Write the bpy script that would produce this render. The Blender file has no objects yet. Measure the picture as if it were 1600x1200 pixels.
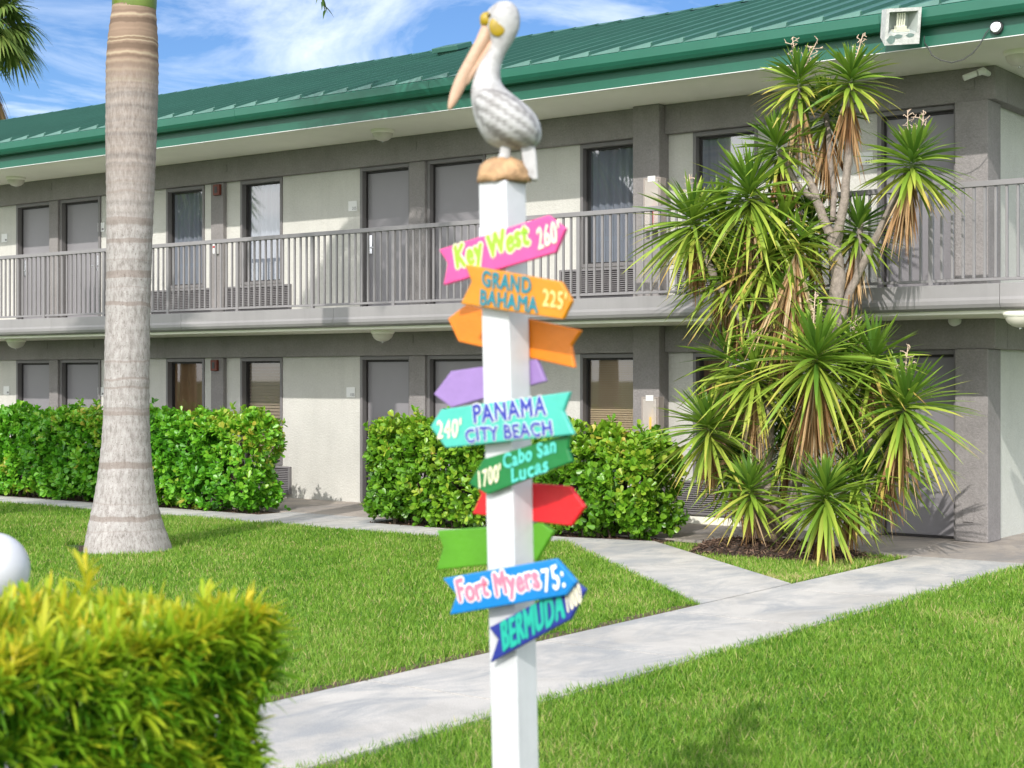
import bpy, bmesh, math, random
import numpy as np
from mathutils import Vector, Matrix

random.seed(7)
rng = np.random.default_rng(11)
R_ = math.radians
SC = bpy.context.scene
COL = SC.collection

# ------------------------------------------------------------------ camera
FPX, HY, YAW, CAMH = 2470.0, 592.0, R_(36.8), 1.8
cd = bpy.data.cameras.new('camera')
cam = bpy.data.objects.new('camera', cd)
COL.objects.link(cam)
cam.location = (0, 0, CAMH)
cam.rotation_euler = (R_(90), 0, YAW)
cd.sensor_width = 36
cd.lens = FPX / 1600 * 36
cd.shift_y = (HY - 600) / 1600
cd.clip_start = 0.05
cd.clip_end = 3000
cd.dof.use_dof = True
cd.dof.focus_distance = 18.0
cd.dof.aperture_fstop = 4.2
SC.camera = cam

# ------------------------------------------------------------------ light
SUN = Vector((-0.32, 1.0, -0.71)).normalized()          # direction the light travels
SUN_EL = math.asin(-SUN.z)
SUN_AZ = math.atan2(-SUN.x, -SUN.y)
ld = bpy.data.lights.new('sun', 'SUN')
ld.energy = 2.0
ld.angle = R_(0.6)
ld.color = (1.0, 0.955, 0.90)
sun = bpy.data.objects.new('sun', ld)
COL.objects.link(sun)
sun.rotation_euler = SUN.to_track_quat('-Z', 'Y').to_euler()
sun.location = (0, -20, 30)

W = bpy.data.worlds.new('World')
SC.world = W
W.use_nodes = True
wt = W.node_tree
wt.nodes.clear()
def wn(t, **k):
    n = wt.nodes.new(t)
    for a, b in k.items(): setattr(n, a, b)
    return n
wo = wn('ShaderNodeOutputWorld'); wb = wn('ShaderNodeBackground')
wb.inputs[1].default_value = 0.15
sky = wn('ShaderNodeTexSky', sky_type='NISHITA', sun_disc=False)
sky.sun_elevation = SUN_EL; sky.sun_rotation = SUN_AZ
sky.air_density = 1.0; sky.dust_density = 0.25; sky.ozone_density = 2.5
hs = wn('ShaderNodeHueSaturation'); hs.inputs['Saturation'].default_value = 1.05; hs.inputs['Value'].default_value = 0.95
wt.links.new(sky.outputs[0], hs.inputs['Color'])
tc = wn('ShaderNodeTexCoord'); sp = wn('ShaderNodeSeparateXYZ')
wt.links.new(tc.outputs['Generated'], sp.inputs[0])
def wmath(op, a, b=None):
    n = wn('ShaderNodeMath', operation=op)
    for i, v in enumerate((a, b)):
        if v is None: continue
        if isinstance(v, (int, float)): n.inputs[i].default_value = v
        else: wt.links.new(v, n.inputs[i])
    return n.outputs[0]
zz = wmath('ADD', wmath('MAXIMUM', sp.outputs[2], 0.0), 0.10)
cb = wn('ShaderNodeCombineXYZ')
wt.links.new(wmath('DIVIDE', sp.outputs[0], zz), cb.inputs[0])
wt.links.new(wmath('DIVIDE', sp.outputs[1], zz), cb.inputs[1])
mp = wn('ShaderNodeMapping'); mp.inputs['Rotation'].default_value = (0, 0, R_(-20)); mp.inputs['Scale'].default_value = (1.35, 1.0, 1)
mp.inputs['Location'].default_value = (0.35, 0.2, 0)
wt.links.new(cb.outputs[0], mp.inputs[0])
n1 = wn('ShaderNodeTexNoise'); n1.inputs['Scale'].default_value = 1.1; n1.inputs['Detail'].default_value = 9; n1.inputs['Roughness'].default_value = 0.62; n1.inputs['Distortion'].default_value = 0.9
wt.links.new(mp.outputs[0], n1.inputs['Vector'])
rp = wn('ShaderNodeValToRGB')
rp.color_ramp.elements[0].position = 0.46; rp.color_ramp.elements[0].color = (0, 0, 0, 1)
rp.color_ramp.elements[1].position = 0.70; rp.color_ramp.elements[1].color = (1, 1, 1, 1)
wt.links.new(n1.outputs[0], rp.inputs[0])
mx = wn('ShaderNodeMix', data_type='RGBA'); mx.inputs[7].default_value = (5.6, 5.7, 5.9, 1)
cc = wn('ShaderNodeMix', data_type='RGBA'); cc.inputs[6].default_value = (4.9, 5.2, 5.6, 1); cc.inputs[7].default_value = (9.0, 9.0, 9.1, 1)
# unseen bright cloud added over the southern sky to fill the shaded facade; the north is deep blue with wisps
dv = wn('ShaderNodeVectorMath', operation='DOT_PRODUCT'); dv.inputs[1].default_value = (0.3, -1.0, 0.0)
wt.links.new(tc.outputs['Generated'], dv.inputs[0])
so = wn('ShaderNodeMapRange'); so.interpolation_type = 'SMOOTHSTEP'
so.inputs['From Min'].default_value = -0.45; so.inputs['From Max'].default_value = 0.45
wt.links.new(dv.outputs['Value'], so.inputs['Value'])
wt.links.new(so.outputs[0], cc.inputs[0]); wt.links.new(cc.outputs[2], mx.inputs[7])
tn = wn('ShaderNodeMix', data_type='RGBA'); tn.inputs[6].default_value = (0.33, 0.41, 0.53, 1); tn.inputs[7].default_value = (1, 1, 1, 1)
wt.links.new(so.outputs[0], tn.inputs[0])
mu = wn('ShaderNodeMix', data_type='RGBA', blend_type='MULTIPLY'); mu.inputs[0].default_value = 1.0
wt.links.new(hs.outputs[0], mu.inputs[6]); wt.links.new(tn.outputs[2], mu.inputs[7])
n2 = wn('ShaderNodeTexNoise'); n2.inputs['Scale'].default_value = 0.8; n2.inputs['Detail'].default_value = 6
wt.links.new(mp.outputs[0], n2.inputs['Vector'])
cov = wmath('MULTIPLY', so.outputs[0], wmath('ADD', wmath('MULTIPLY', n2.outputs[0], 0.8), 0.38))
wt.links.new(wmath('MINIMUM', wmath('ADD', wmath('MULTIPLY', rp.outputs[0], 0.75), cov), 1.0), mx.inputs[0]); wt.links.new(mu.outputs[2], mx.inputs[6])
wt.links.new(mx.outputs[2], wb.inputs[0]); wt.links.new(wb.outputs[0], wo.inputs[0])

SC.view_settings.view_transform = 'Standard'
SC.view_settings.look = 'None'
SC.view_settings.exposure = 0.85
SC.view_settings.gamma = 1.0
SC.render.resolution_x = 1024
SC.render.resolution_y = 768

# ------------------------------------------------------------------ projection helpers (pixel of the 1600x1200 photo -> real surface)
VX, VY = -math.sin(YAW), math.cos(YAW)
RX, RY = math.cos(YAW), math.sin(YAW)
def ray(px, py):
    u = (px - 800) / FPX
    return Vector((VX + u * RX, VY + u * RY, -(py - HY) / FPX))
def atY(px, py, Y):
    d = ray(px, py); t = Y / d.y
    return Vector((d.x * t, Y, CAMH + d.z * t))
def atZ(px, py, Z):
    d = ray(px, py); t = (Z - CAMH) / d.z
    return Vector((d.x * t, d.y * t, Z))
def atD(px, py, D):
    d = ray(px, py)
    return Vector((d.x * D, d.y * D, CAMH + d.z * D))
VIEW = Vector((VX, VY, 0)); RIGHT = Vector((RX, RY, 0)); UP = Vector((0, 0, 1))

# ------------------------------------------------------------------ materials
def newmat(name):
    m = bpy.data.materials.new(name); m.use_nodes = True
    nt = m.node_tree
    return m, nt, nt.nodes['Principled BSDF'], nt.nodes['Material Output']
def noise(nt, scale, detail=5, rough=0.6, vec=None, dist=0.0):
    n = nt.nodes.new('ShaderNodeTexNoise')
    n.inputs['Scale'].default_value = scale; n.inputs['Detail'].default_value = detail
    n.inputs['Roughness'].default_value = rough; n.inputs['Distortion'].default_value = dist
    if vec is not None: nt.links.new(vec, n.inputs['Vector'])
    return n.outputs[0]
def ramp(nt, fac, stops, interp='LINEAR'):
    r = nt.nodes.new('ShaderNodeValToRGB'); cr = r.color_ramp; cr.interpolation = interp
    while len(cr.elements) < len(stops): cr.elements.new(0.5)
    for e, (p, c) in zip(cr.elements, stops):
        e.position = p; e.color = (c[0], c[1], c[2], 1) if not isinstance(c, (int, float)) else (c, c, c, 1)
    nt.links.new(fac, r.inputs[0]); return r.outputs[0]
def mixc(nt, fac, a, b, mode='MIX'):
    n = nt.nodes.new('ShaderNodeMix'); n.data_type = 'RGBA'; n.blend_type = mode
    for i, v in ((0, fac), (6, a), (7, b)):
        if isinstance(v, (int, float)): n.inputs[i].default_value = v
        elif isinstance(v, tuple): n.inputs[i].default_value = (*v, 1)
        else: nt.links.new(v, n.inputs[i])
    return n.outputs[2]
def objvec(nt, scale=(1, 1, 1)):
    t = nt.nodes.new('ShaderNodeTexCoord'); m = nt.nodes.new('ShaderNodeMapping')
    m.inputs['Scale'].default_value = scale
    nt.links.new(t.outputs['Object'], m.inputs[0]); return m.outputs[0]
def bump(nt, b, h, strength, dist=0.01):
    n = nt.nodes.new('ShaderNodeBump'); n.inputs['Strength'].default_value = strength; n.inputs['Distance'].default_value = dist
    nt.links.new(h, n.inputs['Height']); nt.links.new(n.outputs[0], b.inputs['Normal'])
def mat(name, c, rough=0.6, var=0.12, scale=2.0, bmp=0.0, bscale=90, metal=0.0, streak=0.0, spec=0.5, fine=0.0):
    m, nt, b, o = newmat(name)
    v = objvec(nt)
    lo = tuple(x * (1 - var) for x in c); hi = tuple(min(1, x * (1 + var)) for x in c)
    colr = ramp(nt, noise(nt, scale, 7, 0.65, v), [(0.3, lo), (0.7, hi)])
    if streak:
        s = noise(nt, 1.0, 4, 0.6, objvec(nt, (6, 6, 0.5)))
        colr = mixc(nt, ramp(nt, s, [(0.5, 0.0), (0.75, streak)]), colr, tuple(x * 0.55 for x in c))
    nt.links.new(colr, b.inputs['Base Color'])
    b.inputs['Roughness'].default_value = rough; b.inputs['Metallic'].default_value = metal
    b.inputs['Specular IOR Level'].default_value = spec
    if fine:
        colr = mixc(nt, fine, colr, ramp(nt, noise(nt, 38, 4, 0.8, v), [(0.30, 0.18), (0.70, 0.82)]), 'OVERLAY')
        nt.links.new(colr, b.inputs['Base Color'])
    if bmp: bump(nt, b, noise(nt, bscale, 3, 0.6, v), bmp)
    return m
def leafmat(name, stops, rough=0.45, trans=0.3, spec=0.4):
    m, nt, b, o = newmat(name)
    a = nt.nodes.new('ShaderNodeAttribute'); a.attribute_name = 'rnd'
    c = ramp(nt, a.outputs['Fac'], stops)
    nt.links.new(c, b.inputs['Base Color'])
    b.inputs['Roughness'].default_value = rough; b.inputs['Specular IOR Level'].default_value = spec
    t = nt.nodes.new('ShaderNodeBsdfTranslucent'); nt.links.new(c, t.inputs[0])
    ms = nt.nodes.new('ShaderNodeMixShader'); ms.inputs[0].default_value = trans
    nt.links.new(b.outputs[0], ms.inputs[1]); nt.links.new(t.outputs[0], ms.inputs[2]); nt.links.new(ms.outputs[0], o.inputs[0])
    return m

M = {}
M['pale'] = mat('pale_stucco', (0.585, 0.575, 0.53), 0.85, 0.07, 1.2, 0.9, 50, streak=0.16, fine=0.16)
M['side'] = mat('side_stucco', (0.56, 0.57, 0.52), 0.85, 0.06, 1.2, 0.9, 50, streak=0.12, fine=0.15)
M['grey'] = mat('grey_stucco', (0.255, 0.238, 0.232), 0.85, 0.12, 2.2, 0.9, 45, streak=0.2, fine=0.25)
M['cream'] = mat('cream_paint', (0.88, 0.865, 0.76), 0.7, 0.06, 0.8, 0.15, 40)
M['door'] = mat('door_paint', (0.232, 0.222, 0.235), 0.38, 0.05, 0.8, 0.03, 20)
M['frame'] = mat('frame_paint', (0.18, 0.17, 0.17), 0.5, 0.06, 3)
M['dark'] = mat('near_black', (0.03, 0.027, 0.027), 0.6, 0.1, 4)
M['rail'] = mat('railing_paint', (0.235, 0.225, 0.228), 0.45, 0.08, 2.0)
M['slab'] = mat('slab_paint', (0.27, 0.26, 0.26), 0.5, 0.08, 1.5, streak=0.2)
M['chrome'] = mat('brushed_steel', (0.75, 0.76, 0.78), 0.25, 0.04, 6, metal=1.0)
M['white'] = mat('white_plastic', (0.78, 0.78, 0.76), 0.45, 0.04, 5)
M['ink'] = mat('dark_ink', (0.06, 0.06, 0.065), 0.6, 0.05, 5)
M['grille'] = mat('grille_metal', (0.20, 0.19, 0.195), 0.5, 0.08, 5)
M['alarm'] = mat('alarm_red', (0.16, 0.035, 0.02), 0.5, 0.2, 20)
M['fascia'] = mat('fascia_green', (0.016, 0.125, 0.078), 0.42, 0.09, 1.2, streak=0.15)
M['gutter'] = mat('gutter_green', (0.02, 0.135, 0.088), 0.38, 0.08, 1.2, streak=0.1)
M['roof'] = mat('roof_green', (0.042, 0.13, 0.098), 0.40, 0.10, 0.7, streak=0.1)
M['flash'] = mat('weathered_flashing', (0.085, 0.185, 0.15), 0.5, 0.2, 3)
M['vinyl'] = mat('white_vinyl', (0.64, 0.65, 0.67), 0.45, 0.07, 5, 0.12, 30, streak=0.28)
M['core'] = mat('branch_brown', (0.10, 0.075, 0.05), 0.9, 0.3, 12, 0.6, 40)

def m_concrete(name, c, wet=0.0):
    m, nt, b, o = newmat(name); v = objvec(nt)
    c1 = ramp(nt, noise(nt, 0.9, 8, 0.7, v, 0.6), [(0.3, tuple(x * 0.72 for x in c)), (0.52, c), (0.72, tuple(min(1, x * 1.15) for x in c))])
    blot = noise(nt, 2.3, 6, 0.7, objvec(nt, (1, 0.45, 1)), 0.8)
    c2 = mixc(nt, ramp(nt, blot, [(0.44, 0.0), (0.62, 0.85)]), c1, tuple(x * y for x, y in zip(c, (0.62, 0.67, 0.74))))
    g = noise(nt, 160, 2, 0.5, v)
    c3 = mixc(nt, 0.35, c2, ramp(nt, g, [(0.3, 0.25), (0.7, 0.95)]), 'OVERLAY')
    nt.links.new(c3, b.inputs['Base Color']); b.inputs['Roughness'].default_value = 0.85
    bump(nt, b, noise(nt, 120, 4, 0.7, v), 0.35, 0.006)
    return m
M['path'] = m_concrete('path_concrete', (0.45, 0.43, 0.40))
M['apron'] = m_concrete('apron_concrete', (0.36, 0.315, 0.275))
M['deck'] = m_concrete('deck_concrete', (0.52, 0.50, 0.46))

def m_glass(refl):
    m, nt, b, o = newmat('window_glass'); nt.nodes.remove(b)
    t = nt.nodes.new('ShaderNodeBsdfTransparent'); t.inputs[0].default_value = (0.90, 0.91, 0.92, 1)
    g = nt.nodes.new('ShaderNodeBsdfGlossy'); g.inputs['Roughness'].default_value = 0.02
    ms = nt.nodes.new('ShaderNodeMixShader'); ms.inputs[0].default_value = refl
    nt.links.new(t.outputs[0], ms.inputs[1]); nt.links.new(g.outputs[0], ms.inputs[2]); nt.links.new(ms.outputs[0], o.inputs[0])
    return m
M['glass'] = m_glass(0.24)
M['glass_low'] = m_glass(0.10)
M['sheer'] = mat('sheer_curtain', (0.30, 0.33, 0.39), 0.9, 0.05, 3)
M['drape'] = mat('brown_drape', (0.22, 0.13, 0.06), 0.9, 0.15, 3)
M['blind_tan'] = mat('tan_blind', (0.48, 0.37, 0.24), 0.6, 0.05, 3)
M['blind_brown'] = mat('brown_blind', (0.34, 0.27, 0.20), 0.6, 0.05, 3)

# ------------------------------------------------------------------ mesh helpers
class MB:
    def __init__(s): s.v = []; s.f = []
    def add(s, vs, fs):
        o = len(s.v); s.v += [tuple(p) for p in vs]; s.f += [tuple(i + o for i in f) for f in fs]; return s
    def box(s, x0, x1, y0, y1, z0, z1):
        return s.add([(x0, y0, z0), (x1, y0, z0), (x1, y1, z0), (x0, y1, z0), (x0, y0, z1), (x1, y0, z1), (x1, y1, z1), (x0, y1, z1)],
                     [(0, 3, 2, 1), (4, 5, 6, 7), (0, 1, 5, 4), (1, 2, 6, 5), (2, 3, 7, 6), (3, 0, 4, 7)])
    def obox(s, c, a, b, d):                        # centre, three half-axis vectors
        c = Vector(c); vs = []
        for k in (-1, 1):
            for i, j in ((-1, -1), (1, -1), (1, 1), (-1, 1)): vs.append(c + a * i + b * j + d * k)
        return s.add(vs, [(0, 3, 2, 1), (4, 5, 6, 7), (0, 1, 5, 4), (1, 2, 6, 5), (2, 3, 7, 6), (3, 0, 4, 7)])
    def prism(s, poly, d):                          # polygon of 3-D points swept by vector d
        n = len(poly); vs = [Vector(p) for p in poly] + [Vector(p) + d for p in poly]
        return s.add(vs, [tuple(range(n - 1, -1, -1)), tuple(range(n, 2 * n))] + [(i, (i + 1) % n, n + (i + 1) % n, n + i) for i in range(n)])
    def tube(s, pts, rad, n=8, cap=True):
        pts = [Vector(p) for p in pts]; rings = []
        if isinstance(rad, (int, float)): rad = [rad] * len(pts)
        t0 = (pts[1] - pts[0]).normalized()
        a = t0.orthogonal().normalized()
        for i, p in enumerate(pts):
            t = ((pts[min(i + 1, len(pts) - 1)] - pts[max(i - 1, 0)])).normalized()
            a = (a - t * a.dot(t)).normalized(); b = t.cross(a)
            rings.append([p + (a * math.cos(2 * math.pi * k / n) + b * math.sin(2 * math.pi * k / n)) * rad[i] for k in range(n)])
        vs = [q for r in rings for q in r]; fs = []
        for i in range(len(pts) - 1):
            for k in range(n): fs.append((i * n + k, i * n + (k + 1) % n, (i + 1) * n + (k + 1) % n, (i + 1) * n + k))
        if cap: fs += [tuple(range(n - 1, -1, -1)), tuple((len(pts) - 1) * n + k for k in range(n))]
        return s.add(vs, fs)
    def lathe(s, prof, c=(0, 0, 0), n=28):
        c = Vector(c); vs = []; fs = []; m = len(prof)
        for (r, z) in prof:
            for k in range(n): vs.append(c + Vector((r * math.cos(2 * math.pi * k / n), r * math.sin(2 * math.pi * k / n), z)))
        for i in range(m - 1):
            for k in range(n): fs.append((i * n + k, i * n + (k + 1) % n, (i + 1) * n + (k + 1) % n, (i + 1) * n + k))
        return s.add(vs, fs)
    def build(s, name, m, parent=None, bevel=0.0, smooth=False, segs=2):
        me = bpy.data.meshes.new(name); me.from_pydata(s.v, [], s.f); me.update()
        bm = bmesh.new(); bm.from_mesh(me); bmesh.ops.recalc_face_normals(bm, faces=bm.faces); bm.to_mesh(me); bm.free()
        return link(name, me, m, parent, bevel, smooth, segs)
def link(name, me, m, parent=None, bevel=0, smooth=False, segs=2):
    me.materials.append(m)
    if smooth: me.polygons.foreach_set('use_smooth', [True] * len(me.polygons))
    o = bpy.data.objects.new(name, me); COL.objects.link(o)
    if parent:
        o.parent = parent
        if parent.parent is None: o.matrix_parent_inverse = Matrix.Translation(-parent.location)   # parts are drawn in world coordinates
    if bevel:
        b = o.modifiers.new('bevel', 'BEVEL'); b.width = bevel; b.segments = segs; b.limit_method = 'ANGLE'; b.angle_limit = R_(40)
    return o
def np_mesh(name, V, F, m, parent=None, rnd=None, smooth=False):
    V = np.asarray(V, np.float32); F = np.asarray(F, np.int32)
    me = bpy.data.meshes.new(name)
    me.vertices.add(len(V)); me.vertices.foreach_set('co', V.ravel())
    k = F.shape[1]
    me.loops.add(F.size); me.loops.foreach_set('vertex_index', F.ravel())
    me.polygons.add(len(F)); me.polygons.foreach_set('loop_start', np.arange(0, F.size, k, dtype=np.int32))
    me.update(calc_edges=True); me.validate()
    if rnd is not None:
        a = me.attributes.new('rnd', 'FLOAT', 'POINT'); a.data.foreach_set('value', np.asarray(rnd, np.float32))
    return link(name, me, m, parent, 0, smooth)
def thing(name, label, cat, loc, group=None):
    o = bpy.data.objects.new(name, None); COL.objects.link(o); o.location = loc; o.empty_display_size = 0.2
    return tag(o, label, cat, group)
def tag(o, label, cat, group=None):
    o['label'] = label; o['category'] = cat
    if group: o['group'] = group
    return o
def kind(o, k='structure'):
    o['kind'] = k; return o
def copy_tree(o, parent=None):
    c = o.copy(); COL.objects.link(c)
    if parent: c.parent = parent
    for ch in list(o.children): copy_tree(ch, c)
    return c
def unit(a): return a / np.maximum(np.linalg.norm(a, axis=-1, keepdims=True), 1e-9)
def cat_parts(parts):
    V = []; F = []; A = []; o = 0
    for v, f, a in parts:
        V.append(v); F.append(f + o); A.append(a); o += len(v)
    return np.concatenate(V), np.concatenate(F), np.concatenate(A)
def blades(P, D, L, Wd, droop, nseg, prof, rnd, roll=None, fold=0.0, tipshift=0.0):
    """ribbons of nseg quads from P along D, sagging under gravity; three verts across if folded"""
    P = np.asarray(P, float); D = unit(np.asarray(D, float)); n = len(P)
    L = np.broadcast_to(L, n); Wd = np.broadcast_to(Wd, n); droop = np.broadcast_to(droop, n)
    up = np.array([0, 0, 1.0])
    S = np.cross(D, up); bad = np.linalg.norm(S, axis=1) < 0.15
    S[bad] = np.stack([np.cos(rng.uniform(0, 6.28, bad.sum())), np.sin(rng.uniform(0, 6.28, bad.sum())), np.zeros(bad.sum())], 1)
    S = unit(S); N = np.cross(S, D)
    if roll is not None:
        c, s = np.cos(roll)[:, None], np.sin(roll)[:, None]; S, N = S * c + N * s, N * c - S * s
    rows = []; cols = 3 if fold else 2
    ts = np.linspace(0, 1, nseg + 1)
    for t in ts:
        c = P + D * (L * t)[:, None] - up * (droop * L * t * t)[:, None]
        w = (Wd * prof(t))[:, None] * 0.5
        if fold: rows += [c - S * w, c - N * (w * fold * 2), c + S * w]
        else: rows += [c - S * w, c + S * w]
    V = np.stack(rows, 1)
    A = np.stack([np.clip(rnd + tipshift * t ** 3, 0, 1) for t in ts for _ in range(cols)], 1)
    f = []
    for i in range(nseg):
        for j in range(cols - 1):
            a = i * cols + j; f.append((a, a + 1, a + cols + 1, a + cols))
    f = np.array(f); F = (f[None] + (np.arange(n) * V.shape[1])[:, None, None]).reshape(-1, 4)
    return V.reshape(-1, 3), F, A.reshape(-1)
def lin(*pts):
    xs = [p[0] for p in pts]; ys = [p[1] for p in pts]
    return lambda t: float(np.interp(t, xs, ys))

# ------------------------------------------------------------------ ground, paths
def m_soil(name, stops, sc):
    m, nt, b, o = newmat(name); v = objvec(nt)
    c = ramp(nt, noise(nt, sc, 8, 0.75, v), stops)
    nt.links.new(c, b.inputs['Base Color']); b.inputs['Roughness'].default_value = 0.95
    bump(nt, b, noise(nt, sc * 8, 4, 0.7, v), 0.8, 0.02)
    return m
M['turf'] = m_soil('turf_base', [(0.3, (0.035, 0.075, 0.012)), (0.55, (0.06, 0.12, 0.02)), (0.75, (0.10, 0.15, 0.03))], 6)
M['soil'] = m_soil('bare_soil', [(0.3, (0.07, 0.048, 0.03)), (0.6, (0.15, 0.105, 0.065)), (0.75, (0.20, 0.15, 0.10))], 14)
M['mulch'] = m_soil('mulch_base', [(0.3, (0.03, 0.02, 0.015)), (0.6, (0.075, 0.05, 0.037)), (0.75, (0.11, 0.08, 0.06))], 22)

g = MB(); g.add([(-900, -900, -0.03), (900, -900, -0.03), (900, 900, -0.03), (-900, 900, -0.03)], [(0, 1, 2, 3)])
kind(g.build('ground', M['turf']))
PXL, PXR = -6.35, -5.15        # walkway running to the building corner
YF = 14.05                     # front edge of the walk along the building
YA = 15.35                     # front edge of the covered walkway
def slabs(name, m, quads, th=0.12):
    b = MB()
    for q in quads: b.prism([Vector((x, y, 0)) for x, y in q], Vector((0, 0, -th)))
    return kind(b.build(name, m))
gap = 0.024
qs = []
ys = [-2.0, -0.2, 1.6, 3.4, 5.25, 7.05, 8.85, 10.55, 12.3, 14.0, YA]
for a, c in zip(ys[:-1], ys[1:]): qs.append([(PXL, a), (PXR, a), (PXR, c - gap), (PXL, c - gap)])
slabs('path', M['path'], qs)
WA, WB = (-10.05, 14.40), (PXL - gap, 11.05)       # the slanting walk between lawn and yucca bed
WC, WD = (PXL - gap, 12.62), (-9.25, 15.0)
slabs('path', M['path'], [[WA, ((WA[0] + WB[0]) / 2, (WA[1] + WB[1]) / 2), ((WC[0] + WD[0]) / 2, (WC[1] + WD[1]) / 2), WD],
                          [((WA[0] + WB[0]) / 2 + 0.01, (WA[1] + WB[1]) / 2 - 0.01), WB, WC, ((WC[0] + WD[0]) / 2 + 0.01, (WC[1] + WD[1]) / 2 - 0.01)]])
qs = []
xs = [-30, -28.2, -26.4, -24.6, -22.8, -21.0, -19.2, -17.4, -15.6, -13.8, -12.0]
for a, c in zip(xs[:-1], xs[1:]): qs.append([(a, YF), (c - gap, YF), (c - gap, 14.78), (a, 14.78)])
qs.append([(-12.0, YF), (-10.43, YF + 0.0), WA, (-9.27, 14.99), (-10.3, 14.78), (-12.0, 14.78)])
qs.append([(-15.25, 14.79), (-13.35, 14.79), (-13.35, YA - gap), (-15.25, YA - gap)])
slabs('path', M['path'], qs)
qs = []
xs = [-30 + 1.8 * i for i in range(14)] + [-4.9]
for a, c in zip(xs[:-1], xs[1:]): qs.append([(a, YA), (c - 0.006, YA), (c - 0.006, 17.5), (a, 17.5)])
qs.append([(-6.4, 17.51), (-4.9, 17.51), (-4.9, 27), (-6.4, 27)])
slabs('covered_walkway', M['apron'], qs)
b = MB()
b.add([(-30, 14.78, -0.018), (-15.25, 14.78, -0.018), (-15.25, YA, -0.018), (-30, YA, -0.018)], [(0, 1, 2, 3)])
b.add([(-13.35, 14.78, -0.018), (-10.3, 14.78, -0.018), (-9.25, 15.0, -0.018), (-9.2, YA, -0.018), (-13.35, YA, -0.018)], [(0, 1, 2, 3, 4)])
b.add([(PXL - 0.16, 4, -0.012), (PXL, 4, -0.012), (PXL, 11.05, -0.012), (PXL - 0.16, 11.05, -0.012)], [(0, 1, 2, 3)])
kind(b.build('soil', M['soil']))

# ------------------------------------------------------------------ building
bld = thing('motel_building', 'long two storey motel with green metal roof and balcony railing', 'building', (-15, 17.1, 0))
XL, XC = -30.0, -6.28
YW = 17.13
FLOORS = [(0.0, 2.13, 2.47), (2.76, 4.87, 5.24)]
DOORS = [(-23.73, -22.74, 'L'), (-22.50, -21.43, 'R'), (-15.56, -14.58, 'L'), (-14.29, -13.26, 'R'), (-7.54, -6.58, 'L')]
WINS = [(-27.87, -26.97), (-26.17, -25.26), (-19.79, -18.89), (-18.07, -17.16), (-11.69, -10.81), (-9.99, -9.09)]
PILS = [(-26.75, -26.47, 17.055), (-22.74, -22.50, 17.055), (-18.67, -18.39, 17.055), (-14.58, -14.29, 17.055)]
def curtain(x0, x1, z0, z1, y, amp, wl):
    b = MB(); n = 90; top = []; bot = []
    for i in range(n + 1):
        x = x0 + (x1 - x0) * i / n
        yy = y + amp * math.sin(2 * math.pi * x / wl) + amp * 0.5 * math.sin(2 * math.pi * x / wl * 0.37 + 1)
        top.append((x, yy, z1)); bot.append((x, yy, z0))
    b.add(bot + top, [(i, i + 1, n + 2 + i, n + 1 + i) for i in range(n)])
    return b
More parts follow.
